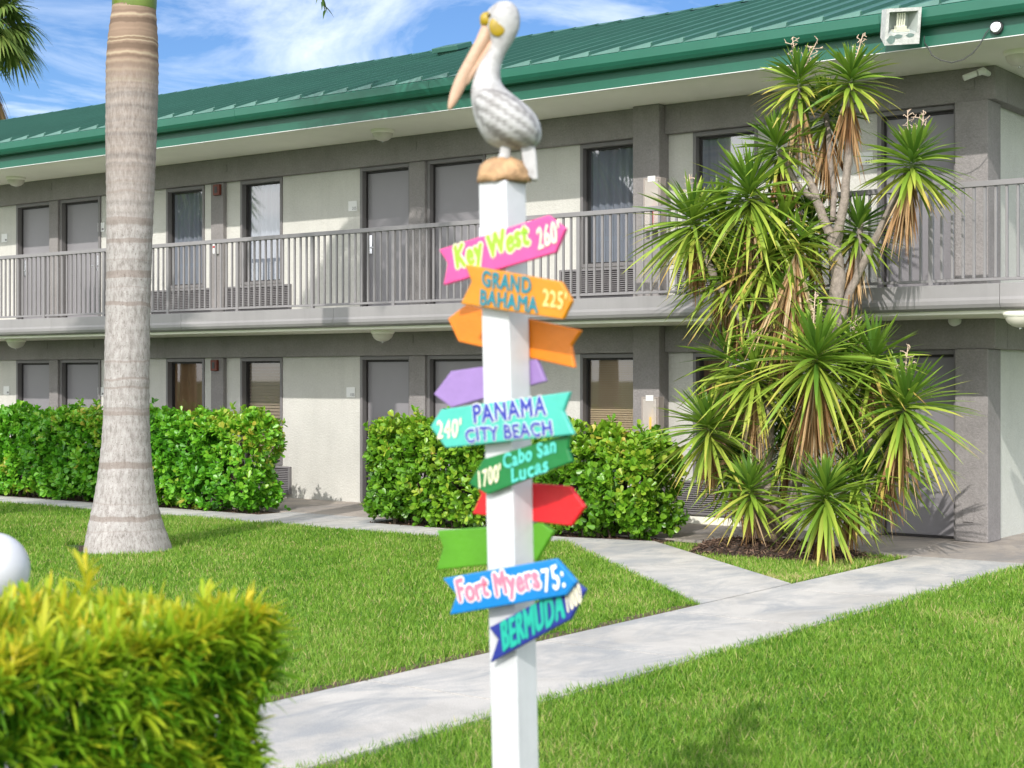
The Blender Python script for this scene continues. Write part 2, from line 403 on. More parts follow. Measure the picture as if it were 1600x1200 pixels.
for fi, (z0, zt, zc) in enumerate(FLOORS):
    ops = sorted([(d[0], d[1], 'd') for d in DOORS] + [(w[0], w[1], 'w') for w in WINS])
    wb_ = MB(); x = XL
    for a, c, t in ops:
        if a - x > 0.01: wb_.box(x, a, YW, 17.42, z0, zt)
        if t == 'w': wb_.box(a, c, YW, 17.42, z0, z0 + 0.49)
        x = c
    wb_.box(XL, XC - 0.02, 17.42, 17.6, z0, zc)
    wb_.build('wall', M['pale'], bld)
    gb = MB()
    for a, c in ((XL, -10.74), (-10.35, -6.13)): gb.box(a, c, 17.03, 17.42, zt, zc)
    gb.build('beam', M['grey'], bld, bevel=0.012)
    sb = MB(); sb.box(-6.40, -6.13, 17.425, 27, zt, zc); sb.build('beam', M['grey'], bld, bevel=0.012)
    for a, c, y in PILS:
        MB().box(a, c, y, 17.42, z0, zt - 0.003).build('pilaster', M['grey'], bld, bevel=0.01)
    MB().box(-10.74, -10.35, 16.90, 17.42, z0, zc).build('pilaster', M['grey'], bld, bevel=0.012)
    MB().box(-6.575, -6.20, 16.99, 17.40, z0, zt).build('corner_column', M['grey'], bld, bevel=0.012)
    MB().box(-6.6, XC, 17.41, 27, z0, zt).build('side_wall', M['side'], bld)
    # doors
    for a, c, side in DOORS:
        f = MB(); yf = 17.10
        f.box(a, a + 0.05, yf, 17.30, z0 + 0.01, zt); f.box(c - 0.05, c, yf, 17.30, z0 + 0.01, zt); f.box(a + 0.05, c - 0.05, yf, 17.30, zt - 0.055, zt - 0.002)
        dk = MB(); y2 = 17.185  # dark strips lining the frame around the leaf
        dk.box(a + 0.05, a + 0.068, y2, 17.31, z0 + 0.01, zt - 0.055); dk.box(c - 0.068, c - 0.05, y2, 17.31, z0 + 0.01, zt - 0.055)
        dk.box(a + 0.068, c - 0.068, y2, 17.31, zt - 0.085, zt - 0.055); dk.box(a + 0.068, c - 0.068, y2, 17.31, z0 + 0.005, z0 + 0.03)
        d = MB().box(a + 0.068, c - 0.068, 17.205, 17.25, z0 + 0.03, zt - 0.085).build('door', M['door'], bld, bevel=0.004)
        f.build('frame', M['frame'], d, bevel=0.004); dk.build('dark_strip', M['dark'], d)
        hx = a + 0.13 if side == 'L' else c - 0.13
        h = MB(); zz_ = z0 + 0.86
        h.box(hx - 0.035, hx + 0.035, 17.18, 17.21, zz_, zz_ + 0.27)
        sgn = 1 if side == 'L' else -1
        h.tube([(hx, 17.19, zz_ + 0.09), (hx, 17.13, zz_ + 0.09), (hx + sgn * 0.03, 17.125, zz_ + 0.09), (hx + sgn * 0.12, 17.125, zz_ + 0.085)], 0.011, 8)
        h.build('handle', M['chrome'], d, bevel=0.004)
    # windows
    for k, (a, c) in enumerate(WINS):
        zs = z0 + 0.49
        f = MB(); yf = 17.11
        f.box(a, a + 0.045, yf, 17.28, zs, zt - 0.003); f.box(c - 0.045, c, yf, 17.28, zs, zt - 0.003)
        f.box(a + 0.045, c - 0.045, yf, 17.28, zt - 0.06, zt - 0.003); f.box(a + 0.045, c - 0.045, yf, 17.28, zs, zs + 0.05)
        fr = f.build('window', M['frame'], bld, bevel=0.005)
        g2 = MB(); y2 = 17.20  # dark strips lining the frame around the pane
        for q in ((a + 0.045, a + 0.068), (c - 0.068, c - 0.045)): g2.box(q[0], q[1], y2, 17.27, zs + 0.05, zt - 0.06)
        g2.box(a + 0.068, c - 0.068, y2, 17.27, zt - 0.085, zt - 0.06); g2.box(a + 0.068, c - 0.068, y2, 17.27, zs + 0.05, zs + 0.072)
        g2.build('dark_strip', M['dark'], fr)
        MB().add([(a + 0.06, 17.215, zs + 0.065), (c - 0.06, 17.215, zs + 0.065), (c - 0.06, 17.215, zt - 0.075), (a + 0.06, 17.215, zt - 0.075)], [(0, 1, 2, 3)]).build('pane', M['glass'] if fi else M['glass_low'], fr)
        ia, ic = a + 0.046, c - 0.046
        if fi == 1:
            curtain(ia, ic, zs + 0.05, zt - 0.06, 17.27, 0.02, 0.11).build('curtain', M['sheer'], fr, smooth=True)
        elif k in (2, 5):
            curtain(ia, ic, zs + 0.05, zt - 0.06, 17.28, 0.028, 0.16).build('curtain', M['drape'], fr, smooth=True)
        else:
            s = MB(); zz_ = zs + 0.06; pitch = 0.05 if k != 4 else 0.03
            while zz_ < zt - 0.07:
                s.add([(ia, 17.25, zz_), (ic, 17.25, zz_), (ic, 17.275, zz_ + pitch * 0.96), (ia, 17.275, zz_ + pitch * 0.96)], [(0, 1, 2, 3)]); zz_ += pitch
            s.build('blind', M['blind_tan'] if k == 4 else M['blind_brown'], fr)
# cover plates on the beams
for px, py, fl in ((77, 292, 1), (350, 263, 1), (645, 228, 1), (1056, 180, 1), (1514, 131, 1), (70, 541, 0), (143, 538, 0), (640, 530, 0), (993, 518, 0), (1514, 505, 0)):
    p = atY(px, py, 17.02)
    MB().box(p.x - 0.06, p.x + 0.06, 17.018, 17.03, p.z - 0.06, p.z + 0.06).build('cover_plate', M['grey'], bld, bevel=0.003)
MB().box(-6.48, -6.36, 16.975, 16.99, 0.22, 0.36).build('cover_plate', M['grey'], bld, bevel=0.003)
# skirting under the right hand window
MB().box(-10.25, -7.7, 17.09, 17.13, 0.0, 0.09).build('skirting', M['cream'], bld, bevel=0.004)
# balcony
XE = -4.75
MB().box(XL, XE, 15.80, 17.42, 2.50, 2.755).build('balcony_slab', M['deck'], bld)
MB().box(-6.3, XE, 17.425, 26.9, 2.50, 2.755).build('balcony_slab', M['slab'], bld)
MB().box(XL, XE - 0.06, 15.815, 17.03, 2.465, 2.499).build('balcony_ceiling', M['cream'], bld)
MB().box(-6.12, XE - 0.003, 17.035, 26.9, 2.465, 2.499).build('balcony_ceiling', M['cream'], bld)
prof = [(15.68, 2.765), (15.68, 2.63), (15.672, 2.60), (15.675, 2.56), (15.695, 2.525), (15.735, 2.505), (15.80, 2.503), (15.80, 2.765)]
eb = MB()
segx = [XL + 3.05 * i for i in range(9)] + [-4.63]
for a, c in zip(segx[:-1], segx[1:]): eb.prism([Vector((a, y, z)) for y, z in prof], Vector((c - a - 0.004, 0, 0)))
eb.build('slab_edge', M['slab'], bld, bevel=0.004)
MB().prism([Vector((XE - 0.002 + (15.80 - y), 15.81, z)) for y, z in prof], Vector((0, 11, 0))).build('slab_edge', M['slab'], bld)
rb = MB()
yr = 15.74
rb.box(XL, -4.70, yr - 0.035, yr + 0.035, 3.755, 3.81)
rb.box(XL, -4.70, yr - 0.015, yr + 0.015, 2.795, 2.825)
x = XL + 0.05; i = 0
while x < -4.72:
    w = 0.024 if i % 13 == 0 else 0.0135
    rb.box(x - w, x + w, yr - w, yr + w, 2.766 if i % 13 == 0 else 2.826, 3.754); x += 0.1135; i += 1
y = 15.86
rb.box(-4.735, -4.665, 15.775, 26, 3.755, 3.81)
while y < 26:
    rb.box(-4.71, -4.69, y - 0.01, y + 0.01, 2.766, 3.754); y += 0.1135
rb.build('railing', M['rail'], bld, bevel=0.003, segs=1)
# eaves
XE2 = -4.62
MB().box(XL, XE2 - 0.03, 15.685, 17.42, 5.24, 5.275).build('soffit', M['cream'], bld)
MB().box(-6.4, XE2 - 0.03, 17.425, 27, 5.24, 5.275).build('soffit', M['cream'], bld)
MB().box(XL, XE2, 15.65, 15.682, 5.232, 5.47).build('fascia', M['fascia'], bld, bevel=0.003)
MB().box(XE2 - 0.028, XE2 + 0.004, 15.684, 27, 5.232, 5.47).build('fascia', M['fascia'], bld, bevel=0.003)
MB().box(XL, XE2 - 0.03, 15.645, 15.70, 5.224, 5.2315).build('drip_edge', M['white'], bld)
gp = [(15.53, 5.425), (15.50, 5.46), (15.475, 5.50), (15.47, 5.595), (15.485, 5.605), (15.62, 5.605), (15.64, 5.425)]
gb = MB(); a = XL
for c in (-25.1, -19.0, -16.45, -12.9, -6.8, XE2 + 0.16):
    gb.prism([Vector((a, y, z)) for y, z in gp], Vector((c - a - 0.003, 0, 0))); a = c
gb.build('gutter', M['gutter'], bld, bevel=0.003)
MB().prism([Vector((XE2 + 0.01 + (15.64 - y), 15.66, z)) for y, z in gp], Vector((0, 11.3, 0))).build('gutter', M['gutter'], bld)
# roof
RP, RY0, RZ0, RYR = 0.33, 15.49, 5.62, 20.9
RZR = RZ0 + RP * (RYR - RY0)
XH = XE2 + 0.15
def rz(y): return RZ0 + RP * (y - RY0)
rb = MB()
t = Vector((0, 0, -0.03)); hipx = XH - (RYR - RY0)
rb.prism([Vector((XL, RY0, RZ0)), Vector((XH, RY0, RZ0)), Vector((hipx, RYR, RZR)), Vector((XL, RYR, RZR))], t)
rb.prism([Vector((XH, RY0 + 0.002, RZ0)), Vector((XH, 26.3, RZ0)), Vector((hipx + 0.002, RYR, RZR))], t)
rb.prism([Vector((XL, RYR, RZR)), Vector((hipx, RYR, RZR)), Vector((XH, 26.3, RZ0)), Vector((XL, 26.3, RZ0))], t)
x = XL + 0.2; nrm = Vector((0, -RP, 1)).normalized(); sl = Vector((0, 1, RP)).normalized()
fl = MB()
while x < XH - 0.1:
    y1 = min(RYR, RY0 + (XH - x)) - 0.05
    p0 = Vector((x, RY0 + 0.01, rz(RY0 + 0.01))); p1 = Vector((x, y1, rz(y1)))
    c = (p0 + p1) / 2 + nrm * 0.018
    rb.obox(c, Vector((0.009, 0, 0)), sl * ((p1 - p0).length / 2), nrm * 0.02)
    # flap closing each pan at the eave, lifted against the next seam
    q0 = Vector((x + 0.012, RY0 - 0.012, RZ0 - 0.012)); q1 = Vector((x + 0.418, RY0 - 0.012, RZ0 - 0.012))
    if x < XH - 0.6:
        fl.add([q0, q1, q1 + Vector((0, 0.05, 0.075)), q0 + Vector((0, 0.03, 0.022))], [(0, 1, 2, 3)])
        fl.add([q1 + Vector((0, 0.05, 0.075)), q0 + Vector((0, 0.03, 0.022)), Vector((x + 0.012, RY0 + 0.22, rz(RY0 + 0.22) + 0.004)), Vector((x + 0.418, RY0 + 0.22, rz(RY0 + 0.22) + 0.006))], [(0, 1, 3, 2)])
    x += 0.43
rf = rb.build('roof', M['roof'], bld)
fl.build('eave_flashing', M['flash'], rf)
MB().prism([Vector((XL, RYR - 0.16, RZR - 0.035)), Vector((XL, RYR, RZR + 0.03)), Vector((XL, RYR + 0.16, RZR - 0.035))], Vector((hipx - XL, 0, 0))).build('ridge_cap', M['roof'], rf)
d = ray(708, 84); tt = (RZ0 - RP * RY0 - CAMH) / (d.z - RP * d.y); vp = Vector((0, 0, CAMH)) + d * tt
MB().obox(vp + nrm * 0.10, Vector((0.26, 0, 0)), sl * 0.2, nrm * 0.04).obox(vp + nrm * 0.03, Vector((0.2, 0, 0)), sl * 0.15, nrm * 0.05).build('roof_vent', M['roof'], rf, bevel=0.01)

# ------------------------------------------------------------------ fittings on the building
def ac_unit(x0, x1, zf, label):
    t = thing('wall_air_conditioner', label, 'air conditioner', ((x0 + x1) / 2, 17.08, zf + 0.06), 'air conditioner grilles under the windows')
    b = MB(); ya = 17.075; z0, z1 = zf + 0.055, zf + 0.475
    b.box(x0, x0 + 0.03, ya, YW - 0.002, z0, z1); b.box(x1 - 0.03, x1, ya, YW - 0.002, z0, z1)
    b.box(x0 + 0.03, x1 - 0.03, ya, YW - 0.002, z1 - 0.03, z1); b.box(x0 + 0.03, x1 - 0.03, ya, YW - 0.002, z0, z0 + 0.03)
    b.build('housing', M['grille'], t, bevel=0.004)
    MB().box(x0 + 0.03, x1 - 0.03, 17.115, YW - 0.003, z0 + 0.03, z1 - 0.03).build('backing', M['dark'], t)
    s = MB(); z = z0 + 0.04
    while z < z1 - 0.045:
        s.add([(x0 + 0.03, 17.085, z), (x1 - 0.03, 17.085, z), (x1 - 0.03, 17.105, z + 0.017), (x0 + 0.03, 17.105, z + 0.017)], [(0, 1, 2, 3)]); z += 0.027
    s.build('grille', M['grille'], t)
ac_unit(-20.12, -18.69, 2.76, 'long grey grille under the balcony window just right of the palm trunk')
ac_unit(-18.37, -16.97, 2.76, 'long grey grille on balcony under the window left of the plain wall')
ac_unit(-12.0, -10.76, 2.76, 'grey grille behind the railing right of the orange arrow boards')
ac_unit(-10.23, -8.95, 2.76, 'grey balcony grille mostly hidden by the drooping yucca leaves')
ac_unit(-18.37, -16.97, 0.0, 'ground floor grey grille whose end shows past the long hedge')
ac_unit(-10.23, -8.95, 0.06, 'ground floor dark grille low between right hedge and yucca stems')

def dome(label, p):
    t = thing('dome_light', label, 'ceiling light', (0, 0, 0), 'dome lights under balcony and eaves')
    MB().lathe([(0.0, 0.0), (0.165, 0.0), (0.165, -0.03), (0.15, -0.05), (0.0, -0.05)]).build('base', M['cream'], t, smooth=False)
    MB().lathe([(0.145, -0.05), (0.14, -0.075), (0.12, -0.11), (0.08, -0.14), (0.03, -0.155), (0.0, -0.157)]).build('shade', M['lamp'], t, smooth=True)
    MB().lathe([(0.0, -0.155), (0.014, -0.157), (0.012, -0.175), (0.0, -0.178)], n=10).build('finial', M['chrome'], t, smooth=True)
    return t
M['lamp'] = mat('frosted_glass', (0.60, 0.58, 0.49), 0.35, 0.05, 5)
spots = [(598, 203, 5.24, 'round dome light under the eaves left of the pelican'), (25, 277, 5.24, 'round dome light under the eaves left of the palm trunk'),
         (1593, 80, 5.24, 'dome light under the eaves at the right edge near the cable'), (598, 516, 2.465, 'dome light under the balcony left of the white post'),
         (25, 530, 2.465, 'dome light under the balcony left of the palm trunk'), (1594, 487, 2.465, 'dome light under the balcony at the right edge')]
first = None
for px, py, z, lab in spots:
    if first is None: first = dome(lab, None); o = first
    else: o = copy_tree(first); o['label'] = lab
    o.location = atZ(px, py, z)

def text_mesh(body):
    c = bpy.data.curves.new('lettering', 'FONT'); c.body = body; c.resolution_u = 4; c.space_character = 1.12
    o = bpy.data.objects.new('lettering', c); COL.objects.link(o); bpy.context.view_layer.update()
    me = bpy.data.meshes.new_from_object(o.evaluated_get(bpy.context.evaluated_depsgraph_get()))
    bpy.data.objects.remove(o); bpy.data.curves.remove(c)
    v = [(q.co.x, q.co.y) for q in me.vertices]; f = [tuple(p.vertices) for p in me.polygons]
    bpy.data.meshes.remove(me)
    return v, f
def lettering(body, p00, p10, p01, out, m, parent, fat=0.0, wob=0.0, seed=0):
    """text stretched over the parallelogram p00 (bottom left) p10 (bottom right) p01 (top left), raised by vector out;
    brush strokes are fattened by stacking shifted copies a hair above each other"""
    v, f = text_mesh(body)
    xs = [q[0] for q in v]; ys_ = [q[1] for q in v]
    x0, x1, y0, y1 = min(xs), max(xs), min(ys_), max(ys_)
    ex, ey = p10 - p00, p01 - p00
    asp = ey.length / ex.length
    sh = [(0.0, 0.0)]
    if fat: sh = [(fat * math.cos(i * math.pi / 4), fat * math.sin(i * math.pi / 4)) for i in range(8)] + sh
    b = MB()
    for i, (sx, sy) in enumerate(sh):
        co = []
        for (x, y) in v:
            u = (x - x0) / (x1 - x0); w = (y - y0) / (y1 - y0)
            if wob:
                u0 = u; u += wob * 0.15 * math.sin(w * 5 + u * 31 + seed); w += wob * (math.sin(u0 * 23 + seed * 1.7) + 0.6 * math.sin(u0 * 41 + seed))
            co.append(p00 + ex * (u + sx * asp) + ey * (w + sy) + out * (1 + 0.05 * i))
        b.add(co, f)
    me = bpy.data.meshes.new('lettering'); me.from_pydata(b.v, [], b.f); me.update()
    return link('lettering', me, m, parent)

PLG = 'room number plates beside the doors'
for px, py, lab, txt in ((7, 372, 'small white room plate on balcony wall at the left edge', ''), (158, 355, 'small white room plate on balcony peeking out left of the palm trunk', ''),
                    (551, 322, 'small white room plate on balcony wall reading 205', '205'), (1353, 248, 'white room plate behind the yucca reading 201', '201'),
                    (10, 610, 'small white room plate above the hedge at the left edge', ''), (158, 612, 'small white room plate above the hedge at left side of palm trunk', ''),
                    (548, 613, 'small white room plate on the ground floor reading 105', '105')):
    p = atY(px, py, 17.12); w = 0.085
    t = thing('number_plate', lab, 'sign', (p.x, 17.125, p.z), PLG)
    MB().box(p.x - w, p.x + w, 17.117, 17.128, p.z - 0.075, p.z + 0.075).build('plate', M['white'], t, bevel=0.003)
    if txt:
        y = 17.1155
        lettering(txt, Vector((p.x - 0.005, y, p.z - 0.055)), Vector((p.x + 0.075, y, p.z - 0.055)), Vector((p.x - 0.005, y, p.z - 0.012)), Vector((0, -0.0001, 0)), M['ink'], t)
    else:
        MB().box(p.x + 0.02, p.x + 0.07, 17.1155, 17.1168, p.z - 0.05, p.z - 0.02).build('print', M['grille'], t)

def m_clear():
    m, nt, b, o = newmat('clear_cover'); b.inputs['Base Color'].default_value = (0.72, 0.66, 0.6, 1); b.inputs['Roughness'].default_value = 0.15; b.inputs['Alpha'].default_value = 0.45
    return m
M['clear'] = m_clear()
M['extred'] = mat('extinguisher_red', (0.45, 0.05, 0.05), 0.4, 0.1, 8)
M['extyel'] = mat('faded_yellow', (0.75, 0.45, 0.08), 0.5, 0.15, 8)
M['extwhite'] = mat('extinguisher_cabinet', (0.36, 0.31, 0.28), 0.5, 0.08, 6)
for px, y0, y1, lab, tint in ((1021, 278, 360, 'fire extinguisher box on the balcony pillar right of post', 'extred'), (1018, 620, 682, 'fire extinguisher box on ground floor pillar above right hedge', 'extyel')):
    a = atY(px, y0, 16.8); c = atY(px, y1 if y1 < 400 else 685, 16.8)
    zt_, zb_ = a.z, min(c.z, a.z - 0.5)
    t = thing('extinguisher_cabinet', lab, 'extinguisher box', (a.x, 16.9, zb_), 'extinguisher boxes on the wide pillar')
    MB().box(a.x - 0.125, a.x + 0.125, 16.87, 16.899, zb_, zt_).build('back_panel', M['extwhite'], t, bevel=0.004)
    f = MB()
    for q in ((a.x - 0.125, a.x - 0.105), (a.x + 0.105, a.x + 0.125)): f.box(q[0], q[1], 16.76, 16.869, zb_, zt_)
    f.box(a.x - 0.104, a.x + 0.104, 16.76, 16.869, zb_, zb_ + 0.02); f.box(a.x - 0.104, a.x + 0.104, 16.76, 16.869, zt_ - 0.02, zt_)
    f.build('frame', M['extwhite'], t, bevel=0.004)
    e = MB().lathe([(0.0, 0.04), (0.055, 0.04), (0.058, 0.06), (0.058, 0.26), (0.045, 0.31), (0.02, 0.33), (0.02, 0.37), (0.0, 0.37)], (a.x + 0.01, 16.812, zb_), 18).build('extinguisher', M[tint], t, smooth=True)
    MB().box(a.x + 0.0, a.x + 0.09, 16.80, 16.82, zb_ + 0.37, zb_ + 0.39).build('lever', M['ink'], t)
    MB().box(a.x - 0.1, a.x + 0.1, 16.756, 16.759, zb_ + 0.022, zt_ - 0.022).build('cover', M['clear'], t)
    MB().box(a.x - 0.055, a.x + 0.055, 16.752, 16.7555, zt_ - 0.05, zt_ + 0.02).build('label_card', M['white'], t)
for px, py, lab in ((341, 297, 'small dark red alarm box atop narrow balcony pillar'), (337, 571, 'small dark red alarm box atop narrow ground floor pillar')):
    p = atY(px, py, 17.05)
    t = thing('fire_alarm', lab, 'alarm box', (p.x, 17.05, p.z), 'red alarm boxes on the narrow pillar')
    MB().box(p.x - 0.07, p.x + 0.07, 17.0, 17.054, p.z - 0.085, p.z + 0.085).build('case', M['alarm'], t, bevel=0.008)
    MB().box(p.x - 0.03, p.x + 0.03, 16.993, 16.9995, p.z - 0.05, p.z + 0.05).build('lens', M['ink'], t, bevel=0.003)
p = atY(339, 389, 17.05)
t = thing('alarm_pull', 'small white and red alarm pull on the narrow balcony pillar', 'alarm box', (p.x, 17.05, p.z))
MB().box(p.x - 0.05, p.x + 0.05, 17.0, 17.054, p.z - 0.08, p.z + 0.08).build('case', M['white'], t, bevel=0.01)
MB().box(p.x - 0.032, p.x + 0.032, 16.99, 16.999, p.z + 0.015, p.z + 0.045).build('lever', M['extred'], t)

# floodlight on the gutter
M['oldwhite'] = mat('peeling_white_paint', (0.66, 0.66, 0.64), 0.7, 0.25, 14, 0.4, 60)
M['patch'] = mat('bare_patch', (0.20, 0.28, 0.26), 0.7, 0.3, 20)
M['reflector'] = mat('aged_reflector', (0.42, 0.46, 0.44), 0.35, 0.15, 8)
M['tubes'] = mat('lamp_tube', (0.75, 0.75, 0.62), 0.3, 0.05, 8)
Cf = atY(1411, 41, 15.30)
t = thing('floodlight', 'square weathered white floodlight mounted on the green gutter', 'floodlight', Cf)
A = (RIGHT * 0.97 + VIEW * 0.22 + UP * 0.10).normalized()      # sideways axis
Nf = (-VIEW * 0.93 + RIGHT * 0.15 - UP * 0.34); Nf = (Nf - A * Nf.dot(A)).normalized()
U_ = A.cross(-Nf).normalized()
if U_.z < 0: U_ = -U_
w, h = 0.195, 0.185
def fp(a, b_, n): return Cf + A * a + U_ * b_ + Nf * n
hb = MB()
hb.add([fp(-w, -h, 0), fp(w, -h, 0), fp(w, h, 0), fp(-w, h, 0), fp(-w * 0.75, -h * 0.7, -0.2), fp(w * 0.75, -h * 0.7, -0.2), fp(w * 0.75, h * 0.8, -0.2), fp(-w * 0.75, h * 0.8, -0.2)],
       [(4, 5, 6, 7), (0, 1, 5, 4), (1, 2, 6, 5), (2, 3, 7, 6), (3, 0, 4, 7)])
iw, il, ih = w - 0.035, -h + 0.115, h - 0.035
hb.add([fp(-w, -h, 0.001), fp(w, -h, 0.001), fp(w, h, 0.001), fp(-w, h, 0.001), fp(-iw, il, 0.001), fp(iw, il, 0.001), fp(iw, ih, 0.001), fp(-iw, ih, 0.001)],
       [(0, 1, 5, 4), (1, 2, 6, 5), (2, 3, 7, 6), (3, 0, 4, 7)])
hb.build('housing', M['oldwhite'], t)
hb = MB(); hb.add([fp(-iw, il, 0.0005), fp(iw, il, 0.0005), fp(iw, ih, 0.0005), fp(-iw, ih, 0.0005), fp(-iw * 0.7, il + 0.03, -0.12), fp(iw * 0.7, il + 0.03, -0.12), fp(iw * 0.7, ih - 0.03, -0.12), fp(-iw * 0.7, ih - 0.03, -0.12)],
       [(4, 5, 6, 7), (0, 1, 5, 4), (1, 2, 6, 5), (2, 3, 7, 6), (3, 0, 4, 7)])
hb.build('reflector', M['reflector'], t)
lb = MB()
for k in (-1.5, -0.5, 0.5, 1.5): lb.tube([fp(k * 0.026, il + 0.05, -0.055), fp(k * 0.026, ih - 0.02, -0.055)], 0.010, 8)
lb.obox(fp(0, il + 0.045, -0.055), A * 0.055, U_ * 0.022, Nf * 0.03); lb.obox(fp(0, il + 0.02, -0.055), A * 0.09, U_ * 0.01, Nf * 0.03)
lb.build('bulb', M['tubes'], t)
pb = MB()
for a, b_, r1, r2 in ((-0.125, -0.13, 0.045, 0.045), (-0.05, -0.10, 0.05, 0.022), (0.085, -0.095, 0.045, 0.022)):
    pb.add([fp(a, b_, 0.003)] + [fp(a + r1 * math.cos(q * 0.52) * (1 + 0.2 * math.sin(q * 2.3)), b_ + r2 * math.sin(q * 0.52), 0.003) for q in range(12)], [(0, 1 + q, 1 + (q + 1) % 12) for q in range(12)])
pb.build('bare_patch', M['patch'], t)
MB().tube([fp(0, -h * 0.3, -0.15), fp(0, -h * 0.9, -0.24), Vector((fp(0, 0, 0).x, 15.5, 5.5))], 0.02, 8).build('bracket', M['oldwhite'], t)
pl_ = atY(1557, 43, 15.62)
t = thing('spotlight', 'small round glass spotlight on the green fascia at right end', 'spotlight', pl_)
rot = Vector((0, -1, 0))
def disc(b, c, r, y0, y1, n=24):
    ring = [Vector((c.x + r * math.cos(q * 2 * math.pi / n), y0, c.z + r * math.sin(q * 2 * math.pi / n))) for q in range(n)]
    return b.prism(ring, Vector((0, y1 - y0, 0)))
disc(MB(), pl_, 0.066, 15.60, 15.649).build('rim', M['ink'], t, bevel=0.006)
disc(MB(), pl_, 0.055, 15.585, 15.60).build('lens', M['chrome'], t, bevel=0.008)
disc(MB(), pl_, 0.022, 15.575, 15.585).build('bulb', M['white'], t, bevel=0.004)
pts = [atY(x, y, 15.62) for x, y in ((1545, 46), (1540, 52), (1532, 68), (1520, 83), (1505, 93), (1487, 98), (1470, 94), (1456, 86), (1450, 74), (1444, 66))]
pts = pts + [Vector((Cf.x + 0.12, 15.56, pts[-1].z + 0.05))]
tag(MB().tube(pts, 0.0055, 6).build('cable', M['ink'], smooth=True), 'thin dark cable looping from floodlight to round spotlight', 'cable')
pc = atY(1524, 116, 16.85)
t = thing('security_camera', 'small white security camera near the corner of the upper beam', 'camera', pc)
MB().tube([pc + Vector((-0.10, -0.09, -0.045)), pc + Vector((0.02, -0.02, 0.005))], 0.034, 10).build('body', M['white'], t, bevel=0.004)
MB().tube([pc + Vector((0.03, -0.015, 0.01)), pc + Vector((0.075, 0.02, 0.03)), pc + Vector((0.085, 0.17, 0.02))], [0.036, 0.042, 0.03], 10).build('mount', M['white'], t)
ps = atY(1493, 501, 16.98)
t = thing('motion_sensor', 'small round white sensor lamp on ground floor beam over the door', 'sensor', ps)
MB().tube([ps + Vector((0, 0.055, 0)), ps + Vector((0, 0.0, 0))], [0.05, 0.045], 16).build('base', M['white'], t)
MB().tube([ps + Vector((0, 0.01, 0)), ps + Vector((0.0, -0.03, 0)), ps + Vector((0, -0.07, 0)), ps + Vector((0, -0.09, 0))], [0.05, 0.065, 0.06, 0.03], 18).build('head', M['white'], t, smooth=True)

# ------------------------------------------------------------------ signpost
DP = 4.6
cor = atD(797, HY, DP)                                  # near edge of the post at eye height
PW = 0.1
lean = RIGHT * -0.0228
def lp(z): return lean * (z - CAMH)
post_top = CAMH + (HY - 281) * DP / FPX
SP = thing('signpost', 'white square post carrying ten colourful painted arrow boards', 'signpost', (cor.x - PW / 2 + lp(0).x, cor.y + PW / 2 + lp(0).y, 0))
b = MB(); r4 = [(-PW, 0), (0, 0), (0, PW), (-PW, PW)]
zs = [-0.05, post_top]; vs = []
for z in zs:
    for dx, dy in r4: vs.append(Vector((cor.x + dx, cor.y + dy, z)) + lp(z))
b.add(vs, [(0, 3, 2, 1), (4, 5, 6, 7), (0, 1, 5, 4), (1, 2, 6, 5), (2, 3, 7, 6), (3, 0, 4, 7)])
b.build('post', M['vinyl'], SP, bevel=0.004)
def paint(name, c, rough=0.4): return mat(name, c, rough, 0.10, 9, 0.12, 60)
S = {'pink': (0.70, 0.075, 0.28), 'amber': (0.60, 0.225, 0.008), 'orange': (0.76, 0.21, 0.008), 'lilac': (0.30, 0.19, 0.45), 'teal': (0.07, 0.46, 0.38),
     'green': (0.008, 0.17, 0.04), 'red': (0.66, 0.014, 0.02), 'lime': (0.085, 0.29, 0.012), 'blue': (0.006, 0.19, 0.52), 'navy': (0.025, 0.04, 0.26)}
for k, c in S.items(): M['s_' + k] = paint('sign_' + k, c)
T = {'cream': (0.85, 0.80, 0.58), 'limel': (0.30, 0.55, 0.03), 'tealdark': (0.01, 0.20, 0.26), 'bluel': (0.035, 0.05, 0.36), 'whitel': (0.85, 0.88, 0.86), 'aqua': (0.10, 0.58, 0.52), 'pinkl': (0.84, 0.20, 0.30), 'mint': (0.02, 0.42, 0.32), 'creamy': (0.85, 0.62, 0.22)}
for k, c in T.items(): M['t_' + k] = paint('paint_' + k, c)
YFRONT, YBACK, TH = cor.y, cor.y + PW, 0.017
def sign(poly, ypl, color, label, texts=()):
    """poly: outline in photo pixels, laid on the vertical plane y=ypl; board TH thick behind it"""
    pts = [atY(x, y, ypl) for x, y in poly]
    s = MB().prism(pts, Vector((0, TH, 0))).build('arrow_board', M['s_' + color], SP, bevel=0.004)
    s['label'] = label
    for i, (body, c, o_, tl, bl, br, off, wob) in enumerate(texts):
        p00, p10, p01 = atY(*bl, ypl), atY(*br, ypl), atY(*tl, ypl)
        if o_: lettering(body, p00, p10, p01, Vector((0, -0.0012, 0)), M['t_' + o_], s, 0.10, wob, i * 2.1)
        lettering(body, p00, p10, p01, Vector((0, -0.0024, 0)), M['t_' + c], s, off, wob, i * 2.1)
f1 = YFRONT - TH - 0.004
f2 = f1 - TH - 0.003
sign([(685, 390), (856, 336), (883, 357), (867, 395), (692, 446), (699, 411)], f1, 'pink', 'pink arrow board pointing right reading Key West 260',
     [('Key West', 'limel', 'cream', (711, 386), (716, 430), (828, 392), 0.045, 0.035), ("260'", 'cream', None, (839, 356), (842, 390), (876, 378), 0.022, 0.03)])
